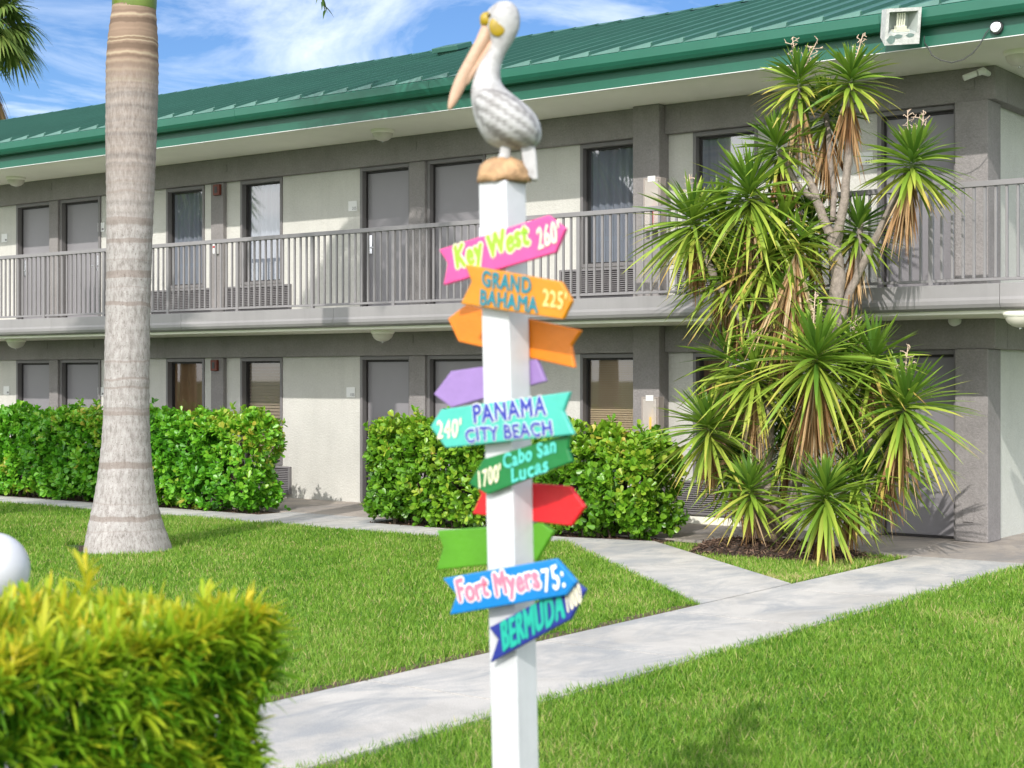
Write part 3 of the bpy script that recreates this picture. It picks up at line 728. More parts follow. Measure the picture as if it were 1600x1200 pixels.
sign([(726, 413), (876, 440), (893, 470), (879, 499), (719, 475), (736, 440)], f2, 'amber', 'amber arrow board pointing right reading Grand Bahama 225',
     [('GRAND', 'tealdark', None, (755, 423), (754, 447), (829, 459), 0.045, 0.035), ('BAHAMA', 'tealdark', None, (752, 452), (751, 475), (840, 489), 0.045, 0.035), ("225'", 'creamy', None, (850, 451), (849, 478), (885, 484), 0.022, 0.03)])
bk = YBACK + 0.004
sign([(699, 498), (727, 476), (907, 516), (891, 540), (897, 575), (716, 534)], bk, 'orange', 'blank orange arrow board pointing left behind the post')
sign([(677, 616), (704, 580), (838, 561), (852, 596), (705, 637)], bk, 'lilac', 'blank lilac arrow board pointing left behind the post')
sign([(672, 667), (688, 640), (890, 612), (879, 643), (896, 679), (696, 700)], f2, 'teal', 'teal arrow board pointing left reading Panama City Beach 240',
     [('PANAMA', 'bluel', 'whitel', (740, 634), (742, 661), (854, 647), 0.045, 0.035), ('CITY BEACH', 'bluel', 'whitel', (728, 670), (730, 691), (863, 679), 0.045, 0.035), ("240'", 'cream', None, (684, 657), (684, 686), (721, 682), 0.022, 0.03)])
sign([(732, 756), (755, 717), (889, 678), (886, 702), (893, 722), (761, 773)], f1, 'green', 'dark green arrow board pointing left reading Cabo San Lucas 1700',
     [('Cabo San', 'aqua', None, (787, 711), (788, 733), (869, 706), 0.045, 0.035), ('Lucas', 'aqua', None, (800, 732), (801, 754), (857, 736), 0.045, 0.035), ("1700'", 'cream', None, (748, 736), (750, 763), (784, 751), 0.022, 0.03)])
sign([(737, 748), (890, 760), (913, 792), (892, 822), (737, 803), (751, 772)], bk, 'red', 'blank red arrow board pointing right behind the post')
sign([(682, 829), (846, 817), (864, 831), (838, 875), (681, 891), (692, 856)], bk, 'lime', 'blank lime green arrow board pointing right behind the post')
sign([(691, 904), (868, 873), (900, 909), (884, 930), (702, 961), (713, 929)], f2, 'blue', 'blue arrow board pointing right reading Fort Myers 75',
     [('Fort Myers', 'pinkl', 'whitel', (713, 907), (721, 951), (846, 929), 0.045, 0.035), ('75:', 'whitel', None, (846, 890), (852, 925), (884, 917), 0.022, 0.03)])
sign([(763, 981), (898, 909), (914, 922), (890, 968), (765, 1036), (778, 998)], f1, 'navy', 'navy arrow board pointing right reading Bermuda 1000',
     [('BERMUDA', 'mint', None, (784, 974), (788, 1017), (883, 963), 0.045, 0.035), ('1000', 'cream', None, (884, 926), (888, 956), (910, 940), 0.022, 0.03)])

# ------------------------------------------------------------------ pelican statue
PU = DP / FPX / 4.0 * 1.022                                      # metres per unit of the 4x sketch the outline was read from
pc0 = Vector((cor.x - PW / 2, cor.y + PW / 2, post_top)) + lp(post_top)
PR, PF = RIGHT, -VIEW
PSC = (cor - VIEW * 0).length
def ppt(zx, zy, dep=0.0):
    return pc0 + PR * ((zx - 583) * PU) + UP * ((1120 - zy) * PU) + PF * dep
PE = thing('pelican_statue', 'white carved pelican statue with yellow face standing on the post', 'statue', pc0)
def m_pelican():
    m, nt, b, o = newmat('carved_white'); v = objvec(nt)
    c = ramp(nt, noise(nt, 16, 6, 0.7, v), [(0.35, (0.30, 0.29, 0.285)), (0.52, (0.45, 0.445, 0.445)), (0.75, (0.56, 0.555, 0.555))])
    a = nt.nodes.new('ShaderNodeAttribute'); a.attribute_name = 'rnd'
    c = mixc(nt, a.outputs['Fac'], c, (0.20, 0.19, 0.185))
    nt.links.new(c, b.inputs['Base Color']); b.inputs['Roughness'].default_value = 0.55
    bump(nt, b, noise(nt, 60, 5, 0.65, objvec(nt, (1, 1, 1))), 0.5, 0.006)
    return m
M['pelican'] = m_pelican()
M['bill'] = mat('bill_peach', (0.52, 0.34, 0.235), 0.5, 0.12, 14, 0.2, 60)
M['yellow'] = mat('face_yellow', (0.36, 0.245, 0.006), 0.45, 0.15, 30)
M['rock'] = mat('carved_driftwood', (0.44, 0.27, 0.14), 0.7, 0.3, 28, 0.7, 60)
def loft(slices, depth, n=40, step=8):
    ys_ = np.array([s[0] for s in slices], float); xl = np.array([s[1] for s in slices], float); xr = np.array([s[2] for s in slices], float)
    yy = np.arange(ys_[0], ys_[-1] + 0.1, step)
    L = np.interp(yy, ys_, xl); Rr = np.interp(yy, ys_, xr); Dp = np.interp(yy, [d[0] for d in depth], [d[1] for d in depth])
    k = np.array([1, 4, 6, 4, 1.0]); k /= k.sum()
    sm = lambda a: np.concatenate([a[:2], np.convolve(a, k, 'valid'), a[-2:]])
    for _ in range(2): L, Rr, Dp = sm(L), sm(Rr), sm(Dp)
    return yy, L, Rr, Dp, n
yy, L, Rr, Dp, n = loft([(-6, 575, 625), (0, 555, 640), (10, 538, 655), (40, 500, 680), (80, 475, 692), (120, 466, 695), (160, 470, 690), (200, 492, 675), (240, 505, 652), (300, 487, 612), (350, 457, 588), (400, 430, 573), (450, 412, 571), (500, 398, 578), (540, 390, 605), (580, 388, 660), (620, 391, 710), (660, 398, 757), (700, 406, 792), (750, 420, 818), (800, 441, 828), (840, 465, 826), (870, 490, 815), (890, 520, 800), (905, 560, 770), (914, 600, 720)],
                         [(-6, 15), (0, 40), (10, 58), (40, 85), (100, 98), (160, 92), (240, 70), (300, 62), (400, 72), (500, 90), (560, 120), (650, 165), (750, 180), (820, 165), (870, 130), (900, 80), (914, 30)])
V = []; A = []
for i, y in enumerate(yy):
    cx, rx = (L[i] + Rr[i]) / 2, (Rr[i] - L[i]) / 2
    for k in range(n):
        th = 2 * math.pi * k / n
        x, dd = cx + rx * math.cos(th), Dp[i] * math.sin(th)
        # folded wing carved as a raised teardrop on both flanks, with feather rows
        ax = ((x - 430) * 0.78 + (y - 590) * 0.63) / 455.0; ay = (-(x - 430) * 0.63 + (y - 590) * 0.78)
        hw = 118 * math.sqrt(max(0, ax * (1.02 - ax))) * 2 if 0 < ax < 1.02 else 0
        dist = hw - abs(ay - 2)
        a = 0.0
        if hw > 0 and abs(math.sin(th)) > 0.12:
            s = max(0.0, min(1.0, dist / 14.0)); dd += math.copysign(20 * s, dd)
            row = (ay + 118 + ax * 40) / 62.0
            g_ = abs(row - round(row)) * 62
            if dist > 8 and g_ < 10: dd -= math.copysign(8, dd); a = 0.8
            if abs(dist) < 9: a = max(a, 0.9)
            if dist > 0: a = max(a, 0.06 * (1 + math.sin(ax * 46 + math.floor(row) * 2)))
        V.append(ppt(x, y, dd * PU)); A.append(a)
m_ = len(yy)
F = [(i * n + k, i * n + (k + 1) % n, (i + 1) * n + (k + 1) % n, (i + 1) * n + k) for i in range(m_ - 1) for k in range(n)]
V += [ppt(600, -9, 0), ppt(655, 918, 0)]; A += [0, 0]
for k in range(n):
    F.append((m_ * n, k, (k + 1) % n, (k + 1) % n)); F.append((m_ * n + 1, (m_ - 1) * n + (k + 1) % n, (m_ - 1) * n + k, (m_ - 1) * n + k))
me = bpy.data.meshes.new('body'); me.from_pydata([tuple(v) for v in V], [], [tuple(dict.fromkeys(f)) for f in F]); me.update()
at_ = me.attributes.new('rnd', 'FLOAT', 'POINT'); at_.data.foreach_set('value', A)
bm = bmesh.new(); bm.from_mesh(me); bmesh.ops.recalc_face_normals(bm, faces=bm.faces); bm.to_mesh(me); bm.free()
link('body', me, M['pelican'], PE, smooth=True)
def ring_loft(slices, dep, name, m, nn=20, off=0.0):
    V = []
    for (y, a, c), d in zip(slices, dep):
        for k in range(nn):
            th = 2 * math.pi * k / nn
            V.append(ppt((a + c) / 2 + (c - a) / 2 * math.cos(th), y, (off + d * math.sin(th)) * PU))
    q = len(slices)
    F = [(i * nn + k, i * nn + (k + 1) % nn, (i + 1) * nn + (k + 1) % nn, (i + 1) * nn + k) for i in range(q - 1) for k in range(nn)]
    F += [tuple(range(nn)), tuple((q - 1) * nn + k for k in range(nn))]
    o = MB().add(V, F).build(name, m, PE, smooth=True)
    ss = o.modifiers.new('smooth', 'SUBSURF'); ss.levels = 1; ss.render_levels = 2
    return o
bill = ring_loft([(130, 462, 500), (160, 446, 528), (200, 432, 540), (260, 404, 505), (330, 366, 462), (400, 326, 420), (480, 286, 376), (560, 258, 338), (620, 246, 304), (655, 243, 278), (668, 250, 262)],
          [38, 50, 54, 50, 44, 38, 33, 28, 22, 14, 6], 'bill', M['bill'])
ring_loft([(205, 520, 600), (235, 500, 585), (290, 468, 540), (350, 432, 492), (410, 395, 448), (470, 355, 402), (520, 335, 368)], [40, 46, 46, 40, 32, 22, 8], 'pouch', M['bill'])
def blob(c, r, name, m, parent):
    b = MB(); nn = 20; V = []; F = []
    for i in range(11):
        ph = math.pi * i / 10
        for k in range(nn):
            th = 2 * math.pi * k / nn
            V.append(ppt(c[0] + r[0] * math.sin(ph) * math.cos(th), c[1] + r[1] * math.cos(ph), (c[2] + r[2] * math.sin(ph) * math.sin(th)) * PU))
    F = [(i * nn + k, i * nn + (k + 1) % nn, (i + 1) * nn + (k + 1) % nn, (i + 1) * nn + k) for i in range(10) for k in range(nn)]
    return b.add(V, F).build(name, m, parent, smooth=True)
for sg in (1, -1):
    blob((556, 163, 76 * sg), (54, 66, 16), 'eye_patch', M['yellow'], PE)
    e = blob((490, 112, 46 * sg), (46, 44, 24), 'eye_patch', M['yellow'], PE)
    blob((503, 96, 72 * sg), (13, 14, 9), 'eye', mat('eye_brown', (0.10, 0.07, 0.01), 0.2, 0.1, 20), e)
    o = ring_loft([(880, 565, 650), (910, 570, 640), (950, 566, 634), (985, 540, 640)], [26, 22, 22, 34], 'leg', M['pelican'], 14, 34 * sg)
tb = MB()
pts_ = [(690, 880), (785, 900), (796, 960), (806, 1106), (776, 1110), (735, 1082), (712, 1000)]
tb.prism([ppt(x, y, 52 * PU) for x, y in pts_], PF * (-104 * PU))
tb.build('tail', M['pelican'], PE, bevel=0.006)
V = []; nn = 36; prf = [(1.0, 1118), (1.03, 1095), (1.02, 1060), (0.93, 1020), (0.75, 992), (0.5, 974), (0.2, 964), (0.0, 962)]
for i, (s_, y) in enumerate(prf):
    for k in range(nn):
        th = 2 * math.pi * k / nn
        w_ = 1 + 0.05 * math.sin(th * 5 + i) + 0.04 * math.sin(th * 11 + 2 * i)
        V.append(ppt(592 + 160 * s_ * w_ * math.cos(th), y + 6 * math.sin(th * 7 + i), 140 * s_ * w_ * math.sin(th) * PU))
F = [(i * nn + k, i * nn + (k + 1) % nn, (i + 1) * nn + (k + 1) % nn, (i + 1) * nn + k) for i in range(len(prf) - 1) for k in range(nn)] + [tuple(range(nn))]
MB().add(V, F).build('rock_base', M['rock'], PE, smooth=True)

# ------------------------------------------------------------------ globe lamp by the walk
gl = atD(-13, 890, 5.6)
t = thing('globe_lamp', 'white ball lamp on short post behind the clipped front hedge', 'garden lamp', (gl.x, gl.y, 0))
r = 0.132
M['globe'] = mat('opal_globe', (0.62, 0.63, 0.66), 0.3, 0.02, 3)
MB().lathe([(r * math.sin(math.pi * i / 20), -r * math.cos(math.pi * i / 20)) for i in range(21)], gl, 36).build('globe', M['globe'], t, smooth=True)
MB().lathe([(0.0, -0.06), (0.04, -0.06), (0.04, gl.z - r - 0.06), (0.07, gl.z - r - 0.04), (0.07, gl.z - r + 0.015), (0.0, gl.z - r + 0.015)], (gl.x, gl.y, 0), 18).build('stem', M['ink'], t)

# ------------------------------------------------------------------ royal palm trunk and crown
def m_royal():
    m, nt, b, o = newmat('royal_palm_bark')
    t = nt.nodes.new('ShaderNodeTexCoord'); s = nt.nodes.new('ShaderNodeSeparateXYZ'); nt.links.new(t.outputs['Object'], s.inputs[0])
    z = s.outputs[2]
    def mth(op, a, b_=None):
        n = nt.nodes.new('ShaderNodeMath'); n.operation = op
        for i, v in enumerate((a, b_)):
            if v is None: continue
            if isinstance(v, (int, float)): n.inputs[i].default_value = v
            else: nt.links.new(v, n.inputs[i])
        return n.outputs[0]
    wv = noise(nt, 3.0, 4, 0.6, objvec(nt))
    zw = mth('ADD', z, mth('MULTIPLY', wv, 0.09))
    cz = nt.nodes.new('ShaderNodeCombineXYZ'); nt.links.new(zw, cz.inputs[2])
    def band(sc, dt=2): return noise(nt, sc, dt, 0.5, cz.outputs[0])
    low = ramp(nt, noise(nt, 26, 6, 0.75, objvec(nt, (1, 1, 0.35))), [(0.30, (0.17, 0.15, 0.135)), (0.48, (0.33, 0.305, 0.29)), (0.7, (0.46, 0.44, 0.425))])
    low = mixc(nt, ramp(nt, band(9, 1), [(0.54, 0.0), (0.59, 0.6)]), low, (0.20, 0.155, 0.13))
    spk = noise(nt, 70, 3, 0.6, objvec(nt))
    low = mixc(nt, ramp(nt, spk, [(0.60, 0.0), (0.68, 0.8)]), low, (0.11, 0.09, 0.075))
    up = ramp(nt, band(11, 1), [(0.40, (0.17, 0.115, 0.08)), (0.52, (0.30, 0.21, 0.15)), (0.60, (0.46, 0.37, 0.26)), (0.66, (0.22, 0.15, 0.10))])
    midc = ramp(nt, band(14, 2), [(0.35, (0.15, 0.105, 0.08)), (0.6, (0.28, 0.21, 0.165))])
    midc = mixc(nt, 0.35, midc, ramp(nt, noise(nt, 40, 5, 0.7, objvec(nt, (1, 1, 0.3))), [(0.3, 0.15), (0.7, 0.6)]))
    f1_ = ramp(nt, mth('DIVIDE', zw, 6.0), [(0.54, 0.0), (0.70, 1.0)])
    f2_ = ramp(nt, mth('DIVIDE', zw, 6.0), [(0.80, 0.0), (0.87, 1.0)])
    c = mixc(nt, f2_, mixc(nt, f1_, low, midc), up)
    nt.links.new(c, b.inputs['Base Color']); b.inputs['Roughness'].default_value = 0.85
    bump(nt, b, noise(nt, 45, 6, 0.75, objvec(nt, (1, 1, 0.4))), 0.45, 0.010)
    return m
M['royal'] = m_royal()
base = atZ(196, 858, 0.0)
RPM = thing('royal_palm_tree', 'tall palm with thick pale ringed trunk flaring at its base', 'palm tree', base)
dpt = base.dot(VIEW); mpp = dpt / FPX
prof = [(864, 128, 265), (850, 131, 262), (838, 134, 258), (820, 138, 252), (800, 143, 247), (780, 148, 243), (750, 153, 239), (720, 157, 236), (690, 160, 234), (650, 162.5, 232.5), (600, 163.5, 232.5), (520, 165, 233.5), (440, 166.5, 235.5), (360, 167, 238), (300, 167, 240.5), (220, 166, 243.5), (150, 166.5, 246), (100, 167, 246.5), (60, 170, 245.5), (30, 174, 243.5), (8, 177, 242.5)]
ysp = np.array([p[0] for p in prof][::-1], float); lft = np.array([p[1] for p in prof][::-1], float); rgt = np.array([p[2] for p in prof][::-1], float)
zs_ = []; z = -0.06; ztop = CAMH + (HY - 8) * mpp
rings_ = []
while z < ztop:
    rings_.append(z); z += 0.03
scars = []; z = 0.15
while z < ztop: scars.append(z); z += random.uniform(0.09, 0.21) if z < 3.6 else random.uniform(0.07, 0.12)
V = []; nn = 44
for z in rings_:
    py = HY - (z - CAMH) / mpp
    a, c = np.interp(py, ysp, lft), np.interp(py, ysp, rgt)
    r = (c - a) / 2 * mpp; cx = ((a + c) / 2 - 196) * mpp
    ds = min(abs(z - s) for s in scars)
    r += 0.006 * max(0, 1 - ds / 0.03)
    for k in range(nn):
        th = 2 * math.pi * k / nn
        fl_ = max(0, 1 - z / 0.9)
        rr = r * (1 + 0.035 * fl_ * math.sin(th * 3 + 0.8) + 0.02 * fl_ * math.sin(th * 7 + z * 3) + 0.006 * math.sin(th * 2 + z * 1.3))
        V.append(base + RIGHT * (cx + rr * math.cos(th)) + VIEW * (rr * math.sin(th)) + UP * z)
F = [(i * nn + k, i * nn + (k + 1) % nn, (i + 1) * nn + (k + 1) % nn, (i + 1) * nn + k) for i in range(len(rings_) - 1) for k in range(nn)]
MB().add(V, F).build('trunk', M['royal'], RPM, smooth=True)
M['shaft'] = mat('crownshaft_green', (0.14, 0.20, 0.03), 0.4, 0.2, 4)
tc_ = base + RIGHT * ((210 - 196) * mpp)
MB().lathe([(0.226, ztop - 0.05), (0.232, ztop + 0.0), (0.235, ztop + 0.15), (0.22, ztop + 0.7), (0.16, ztop + 1.4), (0.10, ztop + 1.75), (0.0, ztop + 1.8)], (tc_.x, tc_.y, 0), 32).build('crownshaft', M['shaft'], RPM, smooth=True)
M['royalleaf'] = leafmat('royal_palm_leaf', [(0.0, (0.035, 0.085, 0.015)), (0.5, (0.06, 0.13, 0.02)), (1.0, (0.20, 0.17, 0.05))], 0.45, 0.3)
hub = Vector((tc_.x, tc_.y, ztop + 1.7))
parts = []; stems = MB()
for k in range(13):
    ang = k * 2.4 + 0.3
    dirh = Vector((math.cos(ang), math.sin(ang), 0)); el = R_(random.uniform(30, 68)); Lf = random.uniform(2.7, 3.3); sag = math.sin(el) + random.uniform(-0.3, 0.08)
    if k == 0:                                               # the frond whose tip hangs into the picture
        tip = atY(508, 16, hub.y + 0.4); dirh = (tip - hub); hz = dirh.z; dirh.z = 0; reach = dirh.length; dirh.normalize(); el = R_(60); Lf = reach / math.cos(el); sag = (Lf * math.sin(el) - hz) / Lf
    pts = []
    for i in range(15):
        s_ = i / 14
        pts.append(hub + dirh * (Lf * math.cos(el) * s_) + UP * (Lf * math.sin(el) * s_ - sag * Lf * s_ * s_))
    stems.tube(pts, [0.035 * (1 - 0.85 * i / 14) for i in range(15)], 6)
    P = []; Dd = []; Ls = []
    for i in range(150):
        s_ = 0.12 + 0.88 * i / 149; j = min(13, int(s_ * 14)); f_ = s_ * 14 - j
        p = pts[j].lerp(pts[j + 1], f_); tg = (pts[j + 1] - pts[j]).normalized()
        sd = tg.cross(UP).normalized() * (1 if i % 2 else -1); nn_ = sd.cross(tg)
        P.append(p); Dd.append(sd * 0.8 + tg * 0.55 + nn_ * random.uniform(-0.5, 0.5)); Ls.append((0.55 if k else 0.32) * math.sin(math.pi * (0.15 + 0.8 * s_)) + 0.06)
    parts.append(blades(P, Dd, np.array(Ls), 0.032, 0.55, 4, lin((0, 0.5), (0.3, 1), (1, 0.05)), rng.uniform(0, 0.7, 150)))
V, F, A = cat_parts(parts)
cr = np_mesh('crown', V, F, M['royalleaf'], RPM, A)
stems.build('frond_stem', M['shaft'], cr, smooth=True)

# ------------------------------------------------------------------ fan palms (behind the building, and in the court where the windows mirror them)
M['fan'] = leafmat('fan_palm_leaf', [(0.0, (0.09, 0.16, 0.03)), (0.45, (0.20, 0.29, 0.06)), (0.72, (0.34, 0.34, 0.10)), (0.85, (0.36, 0.21, 0.08)), (1.0, (0.26, 0.15, 0.07))], 0.5, 0.3)
M['palmbark'] = mat('fan_palm_bark', (0.22, 0.17, 0.13), 0.9, 0.3, 6, 0.7, 30)
def fan_palm(base, h, rad, label, nleaf=34, skirt=26, dead=1.0, lw=1.0):
    t = thing('fan_palm_tree', label, 'palm tree', base)
    base = Vector(base)
    MB().tube([base, base + UP * h * 0.3, base + UP * h * 0.7, base + UP * h], [0.24, 0.19, 0.17, 0.2], 14).build('trunk', M['palmbark'], t, smooth=True)
    top = base + UP * h; parts = []; st = MB()
    for k in range(nleaf + skirt):
        ang = k * 2.39996; young = k < nleaf
        el = R_(80 - 115 * (k / nleaf) ** 0.9) if young else R_(random.uniform(-80, -60))
        d = Vector((math.cos(ang) * math.cos(el), math.sin(ang) * math.cos(el), math.sin(el)))
        pl = rad * (0.55 if young else 0.32) * random.uniform(0.85, 1.1)
        o0 = top - UP * (0 if young else random.uniform(0.2, 1.3))
        c = o0 + d * pl
        st.tube([o0, o0 + d * pl * 0.5 + UP * 0.03, c], [0.025, 0.02, 0.014], 5)
        sd = d.cross(UP); sd = sd.normalized() if sd.length > 0.1 else Vector((1, 0, 0)); nn_ = sd.cross(d)
        m = 30
        phi = np.linspace(-1.9 if young else -0.7, 1.9 if young else 0.7, m)
        Dd = np.array([list(d * math.cos(f) + sd * math.sin(f) * 0.95 + nn_ * (0.25 * math.cos(f * 2) + random.uniform(-0.1, 0.1))) for f in phi])
        Ls = rad * 0.5 * (1 - 0.12 * (phi / 1.9) ** 2) * rng.uniform(0.85, 1.1, m)
        rn = (rng.uniform(0.0, 0.5, m) + 0.35 * max(0, k / nleaf - 0.6)) if young else rng.uniform(0.75, 1.0, m)
        parts.append(blades(np.repeat([list(c)], m, 0), Dd, Ls, rad * 0.055 * lw, 0.35 + (0.35 if k > nleaf * 0.5 else 0), 5, lin((0, 0.3), (0.4, 1), (0.7, 0.6), (1, 0.05)), rn))
    V, F, A = cat_parts(parts)
    c = np_mesh('crown', V, F, M['fan'], t, A)
    st.build('leaf_stalk', M['palmbark'], c)
    return t
c0 = atD(-40, 40, 46.0)
fan_palm((c0.x, c0.y, 0), c0.z, 2.2, 'shaggy fan palm in top left corner beyond the green roof', 40, 26)

fan_palm((-28.5, 9.1, 0), 6.4, 1.9, 'shaggy fan palm in the court mirrored in balcony window beside the palm trunk', 34, 60)
fan_palm((-16.9, 8.7, 0), 6.6, 1.9, 'shaggy fan palm in the court mirrored in balcony window right of the post', 34, 60)

# ------------------------------------------------------------------ hedges of round leathery leaves
LEAF_T = np.array([(0, 0, 0), (-0.30, 0.35, 0.06), (0.30, 0.35, 0.06), (-0.5, 0.68, 0.09), (0.5, 0.68, 0.09), (-0.32, 0.93, 0.05), (0.32, 0.93, 0.05), (0, 1.0, 0.0), (0, 0.4, 0.0), (0, 0.75, 0.0)])
LEAF_F = np.array([(0, 8, 1, 1), (0, 2, 8, 8), (1, 8, 9, 3), (8, 2, 4, 9), (3, 9, 7, 5), (9, 4, 6, 7)])
def superbox(n, c, h, e, faces=(1, 1, 1, 1, 1, 0.15)):
    """points and normals over a rounded box: faces weight -y,+x,-x,+y,top,bottom"""
    hx, hy, hz = h
    ar = np.array([hx * hz, hy * hz, hy * hz, hx * hz, hx * hy, hx * hy]) * np.array(faces)
    f = rng.choice(6, n, p=ar / ar.sum())
    q = rng.uniform(-1, 1, (n, 3))
    q[f == 0, 1] = -1; q[f == 1, 0] = 1; q[f == 2, 0] = -1; q[f == 3, 1] = 1; q[f == 4, 2] = 1; q[f == 5, 2] = -1
    H = np.array(h); q = q * H
    r = np.minimum(H * 0.95, 1.0 / e)                   # e is the sharpness of the edges: rounding radius 1/e metres
    inn = np.clip(q, -(H - r), H - r)
    N = unit((q - inn) / r)
    return inn + N * r + np.array(c), N
def lumps(P, s=1.0, a=0.06):
    x, y, z = P[:, 0] * s, P[:, 1] * s, P[:, 2] * s
    return a * (np.sin(x * 5.1 + 1.3 * np.sin(y * 3)) * np.cos(z * 6.2 + x) + 0.7 * np.sin(x * 11 + z * 9 + y * 7) + 0.6 * np.sin(y * 8.3 - z * 5))
def leaf_cloud(T, TD, per, L, ratio, spread, rn):
    """whorls of round leaves at twig tips T with twig directions TD"""
    n = len(T)
    P = np.repeat(T, per, 0); A0 = np.repeat(unit(TD), per, 0)
    o = unit(np.cross(A0, rng.normal(size=A0.shape))); 
    th = rng.uniform(spread[0], spread[1], n * per)[:, None]
    D = A0 * np.cos(th) + o * np.sin(th)
    P = P - A0 * rng.uniform(0, 0.07, (n * per, 1))
    N = unit(A0 - D * (A0 * D).sum(1, keepdims=True) + rng.normal(size=D.shape) * 0.25); S_ = np.cross(D, N)
    Ln = rng.uniform(L[0], L[1], n * per); Wn = Ln * rng.uniform(ratio[0], ratio[1], n * per)
    V = P[:, None] + S_[:, None] * (LEAF_T[None, :, 0:1] * Wn[:, None, None]) + D[:, None] * (LEAF_T[None, :, 1:2] * Ln[:, None, None]) + N[:, None] * (LEAF_T[None, :, 2:3] * Ln[:, None, None])
    F = (LEAF_F[None] + (np.arange(n * per) * 10)[:, None, None]).reshape(-1, 4)
    r = np.clip(np.repeat(rn, per) + rng.normal(0, 0.09, n * per), 0, 1)
    return V.reshape(-1, 3), F, np.repeat(r, 10)
def quads_fix(V, F):
    return V, F
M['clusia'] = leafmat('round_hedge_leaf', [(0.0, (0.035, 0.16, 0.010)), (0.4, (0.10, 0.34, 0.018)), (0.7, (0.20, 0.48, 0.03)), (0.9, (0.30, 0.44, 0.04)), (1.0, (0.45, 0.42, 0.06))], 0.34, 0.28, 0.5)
M['clusia2'] = leafmat('yellowing_hedge_leaf', [(0.0, (0.05, 0.16, 0.012)), (0.4, (0.13, 0.32, 0.018)), (0.7, (0.24, 0.43, 0.03)), (0.9, (0.40, 0.48, 0.05)), (1.0, (0.58, 0.45, 0.08))], 0.34, 0.28, 0.5)
def hedge(x0, x1, y0, y1, h, n, label, m, zb=0.0, e=3.2):
    t = thing('leafy_hedge', label, 'hedge', ((x0 + x1) / 2, (y0 + y1) / 2, 0))
    c = ((x0 + x1) / 2, (y0 + y1) / 2, (h + zb) / 2); hh = ((x1 - x0) / 2, (y1 - y0) / 2, (h - zb) / 2)
    T1, N1 = superbox(n, c, hh, e, (1, 1, 1, 0.6, 1, 0.3))
    T1 = T1 + N1 * (lumps(T1) - np.abs(rng.normal(0, 0.055, n)))[:, None]
    k = rng.random(n) < 0.05; T1[k] += N1[k] * rng.uniform(0.03, 0.14, (k.sum(), 1))
    D1 = N1 * 0.8 + np.array([0, 0, 0.55]) + rng.normal(0, 0.35, N1.shape)
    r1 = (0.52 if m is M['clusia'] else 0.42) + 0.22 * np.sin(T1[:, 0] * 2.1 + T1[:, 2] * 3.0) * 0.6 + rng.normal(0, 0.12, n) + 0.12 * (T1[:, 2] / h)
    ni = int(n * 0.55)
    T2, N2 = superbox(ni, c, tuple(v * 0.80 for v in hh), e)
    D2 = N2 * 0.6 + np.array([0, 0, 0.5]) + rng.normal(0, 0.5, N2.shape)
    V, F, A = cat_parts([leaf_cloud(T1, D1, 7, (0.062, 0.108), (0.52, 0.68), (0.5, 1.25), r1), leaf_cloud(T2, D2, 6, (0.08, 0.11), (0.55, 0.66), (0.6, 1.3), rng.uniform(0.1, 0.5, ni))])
    # triangles were written as quads with a doubled corner
    tri = F[:, 2] == F[:, 3]
    me = bpy.data.meshes.new('foliage')
    nl = np.where(tri, 3, 4); st_ = np.concatenate([[0], np.cumsum(nl)[:-1]])
    mask = np.ones(F.shape, bool); mask[tri, 3] = False
    me.vertices.add(len(V)); me.vertices.foreach_set('co', V.astype(np.float32).ravel())
    lo = F[mask]; me.loops.add(len(lo)); me.loops.foreach_set('vertex_index', lo.astype(np.int32))
    me.polygons.add(len(F)); me.polygons.foreach_set('loop_start', st_.astype(np.int32)); me.update(calc_edges=True)
    a = me.attributes.new('rnd', 'FLOAT', 'POINT'); a.data.foreach_set('value', A.astype(np.float32))
    link('foliage', me, m, t, smooth=True)
    s = MB(); ns = max(5, int((x1 - x0) * 9))
    for i in range(ns):
        bx, by = random.uniform(x0 + 0.3, x1 - 0.45), random.uniform(y0 + 0.25, y1 - 0.2)
        for j in range(3):
            tx = bx + random.uniform(-0.25, 0.25); ty = by + random.uniform(-0.15, 0.15)
            s.tube([(bx, by, -0.05), ((bx + tx) / 2 + random.uniform(-0.04, 0.04), (by + ty) / 2, h * 0.35), (tx, ty, h * 0.8)], [0.016, 0.012, 0.005], 5)
    s.build('stems', M['core'], t)
    return t
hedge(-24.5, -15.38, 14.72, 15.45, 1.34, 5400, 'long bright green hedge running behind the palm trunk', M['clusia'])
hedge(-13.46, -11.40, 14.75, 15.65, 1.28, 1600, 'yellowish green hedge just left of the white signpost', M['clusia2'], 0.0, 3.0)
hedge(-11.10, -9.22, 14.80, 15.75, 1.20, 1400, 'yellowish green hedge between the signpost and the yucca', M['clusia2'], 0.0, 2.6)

# ------------------------------------------------------------------ clipped narrow-leaved hedge in front
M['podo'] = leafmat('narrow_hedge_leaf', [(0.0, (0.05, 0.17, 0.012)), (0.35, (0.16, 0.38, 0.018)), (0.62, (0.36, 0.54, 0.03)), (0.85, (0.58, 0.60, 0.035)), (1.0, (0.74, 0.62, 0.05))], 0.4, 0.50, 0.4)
t = thing('clipped_hedge', 'low clipped hedge of narrow yellow green leaves in front left', 'hedge', (-3.35, 2.0, 0))
hx0, hx1, hy0, hy1, hh_ = -3.68, -3.05, 0.9, 3.06, 1.19
c = ((hx0 + hx1) / 2, (hy0 + hy1) / 2, hh_ / 2); hv = ((hx1 - hx0) / 2, (hy1 - hy0) / 2, hh_ / 2)
n = 3900
T1, N1 = superbox(n, c, hv, 9.0, (0.6, 1.2, 0.5, 1.0, 1.3, 0))
T1 = T1 + N1 * (lumps(T1, 1.6, 0.03) - np.abs(rng.normal(0, 0.032, n)) - 0.01)[:, None]
